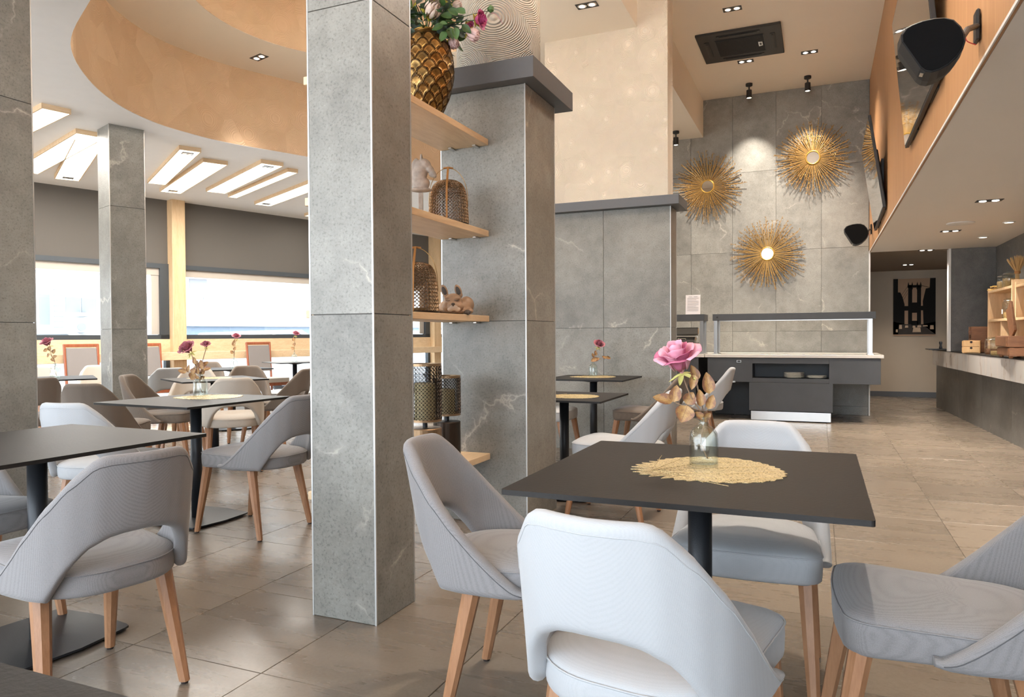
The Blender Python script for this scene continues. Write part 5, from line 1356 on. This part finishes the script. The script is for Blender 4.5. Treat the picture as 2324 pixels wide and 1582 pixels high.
def speaker(c, plate_, label, s=1.0):
    t = empty('wall_speaker', label, 'speaker', c, 0, 'black wall speakers')
    bm = bmesh.new(); rings = []
    for y, k in ((0.0, 0.955), (0.006, 1.0), (0.10, 1.03), (0.17, 0.98), (0.20, 0.85), (0.205, 0.5)):
        rings.append([bm.verts.new((x * k * s, y * s, z * k * s)) for x, z in SPK])
    n = len(SPK)
    for a, b in zip(rings, rings[1:]):
        for i in range(n): bm.faces.new((a[i], a[(i + 1) % n], b[(i + 1) % n], b[i]))
    bm.faces.new(rings[0]); bm.faces.new(rings[-1])
    obj('cabinet', bm, 'speaker_body', t, smooth=False)
    bm = bmesh.new(); a = [bm.verts.new((x * 0.93 * s, -0.003 * s, z * 0.93 * s)) for x, z in SPK]; b = [bm.verts.new((x * 0.95 * s, 0.001, z * 0.95 * s)) for x, z in SPK]
    bm.faces.new(a)
    for i in range(n): bm.faces.new((a[i], a[(i + 1) % n], b[(i + 1) % n], b[i]))
    obj('cloth_front', bm, 'speaker_cloth', t)
    tag(obj('badge', BX(-0.006 * s, 0.006 * s, -0.0008, 0.0008, -0.010 * s, 0.010 * s), 'steel', t, loc=(-0.030 * s, 0.035 * s, -0.092 * s), rot=(math.radians(70), 0.35, 0)), 'tiny silver badge')
    pv = Vector(plate_) - Vector(c)
    obj('bracket_arm', TUBE([(0.09 * s, 0.10 * s, 0.015), ((0.09 * s + pv.x) / 2, (0.10 * s + pv.y) / 2, pv.z * 0.6 + 0.01), tuple(pv)], 0.012, 10), 'black_metal', t)
    bp = obj('bracket_plate', BX(-0.012, 0.004, -0.035, 0.035, -0.07, 0.06, 0.006), 'black_plastic', t, loc=pv)
    obj('cable', TUBE(catmull([tuple(pv + Vector((-0.04, -0.01, -0.01))), tuple(pv + Vector((-0.045, -0.02, -0.06))), tuple(pv + Vector((-0.01, -0.02, -0.085)))], 5), 0.0022, 5), 'cable_red', t)
    return t
speaker((0.372, 3.06, 2.172), (0.598, 3.55, 2.395), 'large black rounded wall speaker at upper right, in front of the near television', 1.0)
speaker((0.40, 9.98, 2.355), (0.598, 10.45, 2.47), 'small-looking black wall speaker at the far end of the veneer wall', 1.32)
ts = empty('wall_sensor', 'tiny white sensor dome on the veneer wall above the large speaker', 'sensor', (0.604, 3.88, 2.80))
obj('sensor_body', LATHE([(0.012, 0), (0.012, 0.006), (0.008, 0.011), (0.001, 0.012)], 16), 'white_trim', ts, rot=(0, -PI / 2, 0))
# ================================================================== BAR
tb2 = empty('bar_counter', 'bar counter with a veined marble band over a dark stone base, at the right edge', 'bar counter', (1.7, 9.0, 0))
def poly_obj(nm, pts, z0, z1, mt, par):
    return obj(nm, PRISM([(x - 1.7, y - 9.0) for x, y in pts], z0, z1), mt, par)
bx_ = lambda y: 1.62 + (12.69 - y) * 0.0417
ys = [12.69, 11.16, 9.96, 8.76, 7.56, 6.36, 5.16, 4.6]
for y1, y0 in zip(ys, ys[1:]):
    poly_obj('base_panel', [(bx_(y1), y1 - 0.002), (bx_(y0), y0 + 0.002), (bx_(y0) + 0.015, y0 + 0.002), (bx_(y1) + 0.015, y1 - 0.002)], 0.0, 0.66, 'bar_stone', tb2)
poly_obj('base_core', [(bx_(12.69) + 0.014, 12.68), (bx_(4.6) + 0.014, 4.6), (2.055, 4.6), (2.055, 10.98), (1.8, 10.98), (1.8, 12.68)], 0.0, 0.66, 'tile_edge', tb2)
mx = lambda y: 1.545 + (12.1 - y) * 0.034
for y1, y0 in ((12.4, 10.6), (10.6, 8.6), (8.6, 6.6), (6.6, 4.6)):
    poly_obj('marble_band', [(mx(y1), y1 - 0.001), (mx(y0), y0 + 0.001), (mx(y0) + 0.02, y0 + 0.001), (mx(y1) + 0.02, y1 - 0.001)], 0.655, 0.868, 'marble_vein', tb2)
poly_obj('bar_top', [(mx(12.4) - 0.003, 12.4), (mx(4.6) - 0.003, 4.6), (2.055, 4.6), (2.055, 10.98), (1.75, 10.98), (1.75, 12.4)], 0.868, 0.878, 'table_laminate', tb2)
tt = empty('wall_tray', 'small black ledge at the far end of the bar', 'tray', (1.50, 11.75, 0.879))
obj('tray_top', BX(-0.12, 0.16, -0.25, 0.15, 0.01, 0.022, 0.002), 'black_plastic', tt); obj('tray_foot', BX(-0.06, 0.02, -0.1, 0.02, 0.0, 0.01), 'black_plastic', tt)
tag(obj('salt_mill', LATHE([(0.022, 0), (0.020, 0.02), (0.014, 0.05), (0.022, 0.085), (0.018, 0.10), (0.004, 0.105)], 20), 'black_plastic', None, smooth=True, loc=(1.545, 11.70, 0.9012)), 'small black pepper mill on the black ledge at the far end of the bar', 'pepper mill')
ZB = 0.8785
t = empty('bamboo_drawer_box', 'small bamboo box with two notched drawers on the far end of the bar', 'box', (1.675, 10.28, ZB), -0.20)
obj('box_body', BX(-0.08, 0.10, -0.16, 0.16, 0.0, 0.15, 0.003), 'bamboo', t)
for z0 in (0.01, 0.08):
    d_ = obj('drawer', BX(-0.086, -0.078, -0.150, 0.150, z0, z0 + 0.062, 0.002), 'bamboo', t)
    obj('notch', LATHE([(0.014, 0.0), (0.001, 0.001)], 12), 'black_rubber', d_, loc=(-0.0865, 0.0, z0 + 0.052), rot=(0, -PI / 2, 0))
    f_ = obj('drawer', BX(-0.07, 0.09, -0.166, -0.158, z0, z0 + 0.062, 0.002), 'bamboo', t)
    obj('notch', LATHE([(0.014, 0.0), (0.001, 0.001)], 12), 'black_rubber', f_, loc=(0.01, -0.1665, z0 + 0.052), rot=(PI / 2, 0, 0))
# pine shelf unit standing on the bar
def pine_unit(x0, x1, y0, y1, h, label):
    t = empty('pine_shelf_unit', label, 'shelf', ((x0 + x1) / 2, (y0 + y1) / 2, ZB)); hx, hy = (x1 - x0) / 2, (y1 - y0) / 2
    obj('side_board', BX(-hx, hx, -hy, -hy + 0.03, 0, h, 0.003), 'pine', t); obj('side_board', BX(-hx, hx, hy - 0.03, hy, 0, h - 0.03, 0.003), 'pine', t)
    for z in (h - 0.06, h - 0.40, 0.03): obj('shelf_board', BX(-hx, hx, -hy + 0.031, hy - 0.031, z - 0.03, z, 0.003), 'pine', t)
    obj('divider', BX(-hx + 0.02, hx, -0.02, 0.02, 0.03, h - 0.431), 'pine', t)
    for k in range(3): obj('back_board', BX(hx - 0.012, hx, -hy + 0.031, hy - 0.031, 0.03 + k * 0.25, 0.27 + k * 0.25), 'pine', t)
    return t
pine_unit(1.84, 2.03, 9.05, 10.25, 0.80, 'pale pine shelf unit standing on the bar, holding glass jars')
pine_unit(1.86, 2.03, 7.70, 9.02, 0.80, 'second pale pine shelf unit cut off by the right edge')
def jar(x, y, z, r, h, label, fill='tea_fill', ff=0.55, lidm='jar_glass'):
    t = empty('glass_jar', label, 'jar', (x, y, z), random.uniform(0, 1), 'swing-top storage jars on the bar')
    obj('jar_body', LATHE([(0.001, 0.0), (r * 0.9, 0.0), (r, 0.006), (r, h * 0.74), (r * 0.94, h * 0.82), (r * 0.78, h * 0.86), (r * 0.78, h * 0.90)], 24, cap=False), 'jar_glass', t, smooth=True)
    obj('contents', LATHE([(r * 0.88, 0.006), (r * 0.93, 0.02), (r * 0.93, h * ff), (0.001, h * ff)], 20), fill, t)
    obj('lid', LATHE([(r * 0.80, h * 0.905), (r * 0.86, h * 0.915), (r * 0.84, h * 0.96), (r * 0.5, h), (0.001, h)], 24), 'jar_glass', t, smooth=True)
    obj('clip_ring', TUBE([(r * 0.83 * math.cos(2 * PI * k / 20), r * 0.83 * math.sin(2 * PI * k / 20), h * 0.88) for k in range(20)], 0.004, 5, True), 'steel', t)
    return t
ZS1 = ZB + 0.80 - 0.06; ZS2 = ZB + 0.40
jar(1.93, 9.95, ZS1 + 0.001, 0.055, 0.17, 'dark-lidded jar at the back on top of the pine shelf unit', 'grain_fill')
jar(1.92, 9.55, ZS1 + 0.001, 0.07, 0.17, 'grain jar on top of the pine shelf unit, below the dried wheat', 'grain_fill', 0.6)
jar(1.92, 9.50, ZS2 + 0.001, 0.075, 0.22, 'tall labelled jar on the middle board of the pine shelf unit', 'grain_fill', 0.3)
tag(obj('label_card', BX(-0.001, 0.001, -0.025, 0.025, -0.025, 0.025), 'cork_white', None, loc=(1.842, 9.50, ZS2 + 0.075)), 'small white card in front of the tall labelled jar', 'card')
jar(1.92, 9.38, ZB + 0.032, 0.085, 0.17, 'dark tea jar on the lowest board of the pine shelf unit', 'tea_fill', 0.7)
jar(1.74, 9.42, ZB, 0.075, 0.19, 'clear swing-top jar in front of the pine shelf unit', 'tea_fill', 0.35)
jar(1.735, 9.05, ZB, 0.085, 0.20, 'clear swing-top jar tilted towards the wooden crate', 'grain_fill', 0.25)
jar(1.93, 8.2, ZB + 0.031, 0.08, 0.20, 'clear jar behind the slanted wooden board at the right edge', 'grain_fill', 0.5)
t = empty('wooden_crate', 'reddish wooden drawer crate on the bar at the right edge', 'crate', (1.725, 8.35, ZB), -0.04)
for z0, z1, xx in ((0.02, 0.10, 0.095), (0.105, 0.21, 0.11)):
    d_ = obj('crate_box', BX(-xx, xx, -0.30, 0.30, z0, z1, 0.004), 'bar_wood', t); obj('front_board', BX(-xx - 0.008, -xx, -0.29, 0.29, z0 + 0.008, z1 - 0.008, 0.002), 'bar_wood', d_)
for sx in (-1, 1):
    for sy in (-1, 1): obj('foot', LATHE([(0.015, 0), (0.022, 0.02)], 12), 'bar_wood', t, loc=(sx * 0.07, sy * 0.24, 0))
tag(obj('slanted_board', BX(-0.012, 0.012, -0.10, 0.10, 0, 0.34, 0.004), 'bar_wood', None, loc=(1.74, 8.48, ZB + 0.2145), rot=(math.radians(-32), 0, 0)), 'slanted brown wooden board leaning above the reddish crate', 'board')
t = empty('letter_tray', 'dark wooden stepped tray rack beside the bamboo drawer box', 'rack', (1.84, 10.66, ZB), -0.05)
for k in range(3): 
    obj('tray', BX(-0.11 + k * 0.0, 0.08, -0.10, 0.13, 0.10 * k + 0.02, 0.10 * k + 0.036), 'bar_wood', t); obj('tray_front', BX(-0.115, -0.105, -0.10, 0.13, 0.10 * k + 0.036, 0.10 * k + 0.07), 'bar_wood', t)
obj('side_board', BX(-0.11, 0.08, -0.116, -0.102, 0, 0.32, 0.003), 'bar_wood', t); obj('side_board', BX(-0.11, 0.08, 0.132, 0.146, 0, 0.32, 0.003), 'bar_wood', t)
# dried wheat and pasta on top of the unit
t = empty('dried_wheat', 'sheaf of dried wheat standing on the pine shelf unit', 'dried wheat', (1.93, 9.25, ZS1 + 0.001))
bm = bmesh.new(); r_ = random.Random(9)
for k in range(70):
    a = r_.uniform(0, 2 * PI); q = r_.random() ** 0.5; e = Vector((0.10 * q * math.cos(a), 0.16 * q * math.sin(a), 0.34 - 0.05 * q)); b = Vector((0.02 * q * math.cos(a), 0.02 * q * math.sin(a), 0))
    mid = Vector((0.018 * q * math.cos(a), 0.02 * q * math.sin(a), 0.15))
    tube(bm, [b, mid, mid.lerp(e, 0.7), e], [0.0025, 0.0025, 0.006, 0.001], 4)
o = obj('stalks', bm, 'wheat', t); o['kind'] = 'stuff'
obj('binding', LATHE([(0.026, 0.13), (0.03, 0.145), (0.026, 0.16)], 16, cap=False), 'leather', t)
t = empty('pasta_bundle', 'pile of yellow dry pasta lying on the pine shelf unit', 'pasta', (1.90, 10.08, ZS1 + 0.001))
bm = bmesh.new()
for k in range(26):
    a = r_.uniform(-0.5, 0.5); c = Vector((r_.uniform(-.04, .04), r_.uniform(-.05, .08), 0.004 + 0.002 * k)); d = Vector((math.sin(a), math.cos(a), r_.uniform(-.05, .1))) * 0.10
    tube(bm, [c - d, c + d], 0.0035, 4)
o = obj('strands', bm, 'pasta', t); o['kind'] = 'stuff'
# ---- bridge poster ----------------------------------------------------
tpz = empty('bridge_poster', 'sepia and black city bridge photograph on a frameless panel on the corridor wall', 'poster', (1.506, 14.49, 1.08))
Wp, Hp = 0.326, 1.0
obj('panel', BX(-Wp, Wp, -0.012, 0.0, 0, Hp), 'poster_sepia', tpz)
def pz_(nm, pts, mt, y=-0.0135):
    bm = bmesh.new(); a = [bm.verts.new((-Wp + u * 2 * Wp, y, v * Hp)) for u, v in pts]; b = [bm.verts.new((-Wp + u * 2 * Wp, -0.012, v * Hp)) for u, v in pts]
    bm.faces.new(a); n = len(pts)
    for i in range(n): bm.faces.new((a[i], a[(i + 1) % n], b[(i + 1) % n], b[i]))
    return obj(nm, bm, mt, tpz)
pz_('printed_street', [(0, 0.02), (1, 0.02), (1, 0.24), (0.72, 0.20), (0.3, 0.2), (0, 0.25)], 'poster_dark')
pz_('printed_building', [(0, 0.02), (0.12, 0.02), (0.13, 0.2), (0.27, 0.2), (0.27, 0.55), (0.22, 0.68), (0.17, 0.76), (0.11, 0.765), (0.11, 1.0), (0, 1.0)], 'poster_black')
pz_('printed_building', [(1, 0.02), (0.72, 0.18), (0.70, 0.60), (0.77, 0.82), (0.86, 0.83), (0.87, 1.0), (1, 1.0)], 'poster_black')
def tower(u0, u1, v0, v1, mt='poster_black', y=-0.0142): return pz_('printed_bridge', [(u0, v0), (u1, v0), (u1, v1), (u0, v1)], mt, y)
tower(0.355, 0.45, 0.2, 0.89); tower(0.565, 0.66, 0.2, 0.87); tower(0.34, 0.67, 0.84, 0.885); tower(0.43, 0.58, 0.40, 0.58); tower(0.25, 0.72, 0.44, 0.52, y=-0.0146); tower(0.43, 0.60, 0.18, 0.26)
for u in (0.36, 0.45, 0.57, 0.65): pz_('printed_bridge', [(u - 0.02, 0.88), (u + 0.02, 0.88), (u, 0.945)], 'poster_black', -0.0144)
pz_('printed_arch', [(0.45, 0.80), (0.47, 0.835), (0.45, 0.84)], 'poster_black'); pz_('printed_arch', [(0.565, 0.80), (0.545, 0.835), (0.565, 0.84)], 'poster_black')
for a, b in (((0.34, 0.86), (0.19, 0.70)), ((0.34, 0.80), (0.22, 0.66)), ((0.34, 0.74), (0.24, 0.62)), ((0.67, 0.87), (0.87, 0.83))):
    pz_('printed_cable', [(a[0], a[1]), (b[0], b[1]), (b[0], b[1] + 0.008), (a[0], a[1] + 0.008)], 'poster_black', -0.0138)
for u, v, w_, h_ in ((0.46, 0.06, 0.2, 0.08), (0.46, 0.14, 0.07, 0.035), (0.14, 0.12, 0.07, 0.07), (0.06, 0.06, 0.05, 0.05), (0.87, 0.11, 0.09, 0.07), (0.57, 0.145, 0.1, 0.035), (0.28, 0.14, 0.08, 0.04), (0.7, 0.16, 0.12, 0.02)):
    pz_('printed_car', [(u, v), (u + w_, v), (u + w_ * 0.93, v + h_), (u + w_ * 0.1, v + h_)], 'poster_light', -0.0146)
# ================================================================== OUTSIDE the windows
struct('ground_street', PRISM([(-40, -25), (wa.x - 0.05, -25), (wb.x - 0.05, 35), (-40, 35)], -0.2, -0.13), 'asphalt')
struct('ground_terrace', PRISM([(-40, -25), (12, -25), (12, -2.7), (-40, -2.7)], -0.14, -0.10), 'asphalt')
def OBX(t0, t1, d0, d1, z0, z1, bev=0.0): return WBX(t0, t1, -d1, -d0, z0, z1, bev)
tf = empty('building', 'overexposed white building with barred windows across the street', 'building', wp(2, -9.0))
def ob(nm, bm, mt, par=None):
    o = obj(nm, bm, mt); 
    o.parent = par if par else tf; o.matrix_parent_inverse = Matrix.Translation(-tf.location); return o
ob('facade', OBX(-8, 7.37, 9.0, 14, -0.2, 9.0), 'facade_white')
ob('side_facade', OBX(7.37, 26, 11.0, 15, -0.2, 7.0), 'facade_white')
ob('cornice', OBX(-8, 7.4, 8.8, 9.0, 2.78, 2.86), 'facade_white'); ob('cornice', OBX(-8, 7.4, 8.85, 9.0, 1.14, 1.20), 'facade_white')
def bar_window(t0, t1, z0, z1, n, d=9.0):
    w_ = ob('barred_window', OBX(t0, t1, d - 0.03, d + 0.01, z0, z1), 'facade_grey')
    for k in range(n):
        u = t0 + (t1 - t0) * (k + 0.5) / n; o = obj('bar', OBX(u - 0.013, u + 0.013, d - 0.08, d - 0.03, z0, z1), 'facade_bar'); o.parent = w_; o.matrix_parent_inverse = w_.matrix_parent_inverse
    s_ = ob('window_sill', OBX(t0 - 0.12, t1 + 0.12, d - 0.16, d, z0 - 0.10, z0), 'facade_white')
bar_window(3.27, 3.60, 1.77, 2.15, 8); bar_window(3.63, 3.97, 1.77, 2.15, 8); bar_window(6.80, 7.20, 1.95, 2.27, 7); bar_window(2.70, 2.92, 1.45, 2.2, 3)
bar_window(0.2, 0.9, 1.6, 2.6, 5); bar_window(6.4, 6.9, 2.50, 2.8, 9); bar_window(4.9, 5.4, 1.7, 2.3, 5)
for k in range(9): ob('rung', OBX(2.95, 3.14, 8.75, 8.8, 1.25 + k * 0.13, 1.28 + k * 0.13), 'facade_grey')
ac = ob('air_conditioner_unit', OBX(3.38, 3.76, 8.65, 8.98, 1.27, 1.54, 0.02), 'car_white')
fan = ob('fan_grille', LATHE([(0.10, 0), (0.10, 0.02), (0.001, 0.02)], 28), 'facade_grey'); fan.matrix_local = Matrix.Identity(4)
fan.matrix_parent_inverse = Matrix.Identity(4); pf = wp(3.50, -8.63, 1.405); fan.location = pf - tf.location; fan.rotation_euler = (PI / 2, 0, wang)
ob('canopy_band', OBX(5.5, 26, 7.4, 7.5, 1.05, 1.42), 'awning_blue'); ob('canopy_roof', OBX(5.5, 26, 7.3, 11, 1.42, 1.60), 'facade_white'); ob('canopy_roof', OBX(6.0, 26, 8.0, 11, 1.60, 1.82), 'facade_white')
def car(t_, d, label):
    t = empty('car', label, 'car', wp(t_, -d, -0.13), wang)
    L, W_ = 2.1, 0.85
    side = [(-L, 0.35), (-L * 0.97, 0.75), (-L * 0.55, 0.88), (-L * 0.28, 1.35), (L * 0.35, 1.40), (L * 0.72, 0.95), (L * 0.98, 0.85), (L, 0.35)]
    def ext(pts, y0, y1, nm, mt):
        bm = bmesh.new(); a = [bm.verts.new((x, y0, z)) for x, z in pts]; b = [bm.verts.new((x, y1, z)) for x, z in pts]; n = len(pts)
        bm.faces.new(a); bm.faces.new(b)
        for i in range(n): bm.faces.new((a[i], a[(i + 1) % n], b[(i + 1) % n], b[i]))
        return obj(nm, bm, mt, t)
    ext(side, -W_, W_, 'body', 'car_white')
    ext([(-L * 0.46, 0.92), (-L * 0.25, 1.28), (L * 0.02, 1.31), (L * 0.02, 0.92)], -W_ - 0.01, W_ + 0.01, 'side_window', 'car_glass')
    ext([(L * 0.06, 0.92), (L * 0.06, 1.31), (L * 0.33, 1.32), (L * 0.60, 0.95)], -W_ - 0.01, W_ + 0.01, 'side_window', 'car_glass')
    for x in (-L * 0.62, L * 0.62):
        for y in (-W_ + 0.08, W_ - 0.08):
            w_ = obj('wheel', LATHE([(0.31, -0.10), (0.33, -0.06), (0.33, 0.06), (0.31, 0.10)], 24), 'facade_bar', t, loc=(x, y, 0.33), rot=(PI / 2, 0, 0))
            obj('hubcap', LATHE([(0.20, -0.108), (0.20, 0.108)], 16), 'car_white', w_)
car(0.2, 2.6, 'white car parked outside the left window, its wheel visible under the far-left table')
car(4.6, 2.8, 'white car parked outside, seen below the rail left of the big pillar')
car(9.3, 2.8, 'white car parked outside, seen between the pillar and the pier')
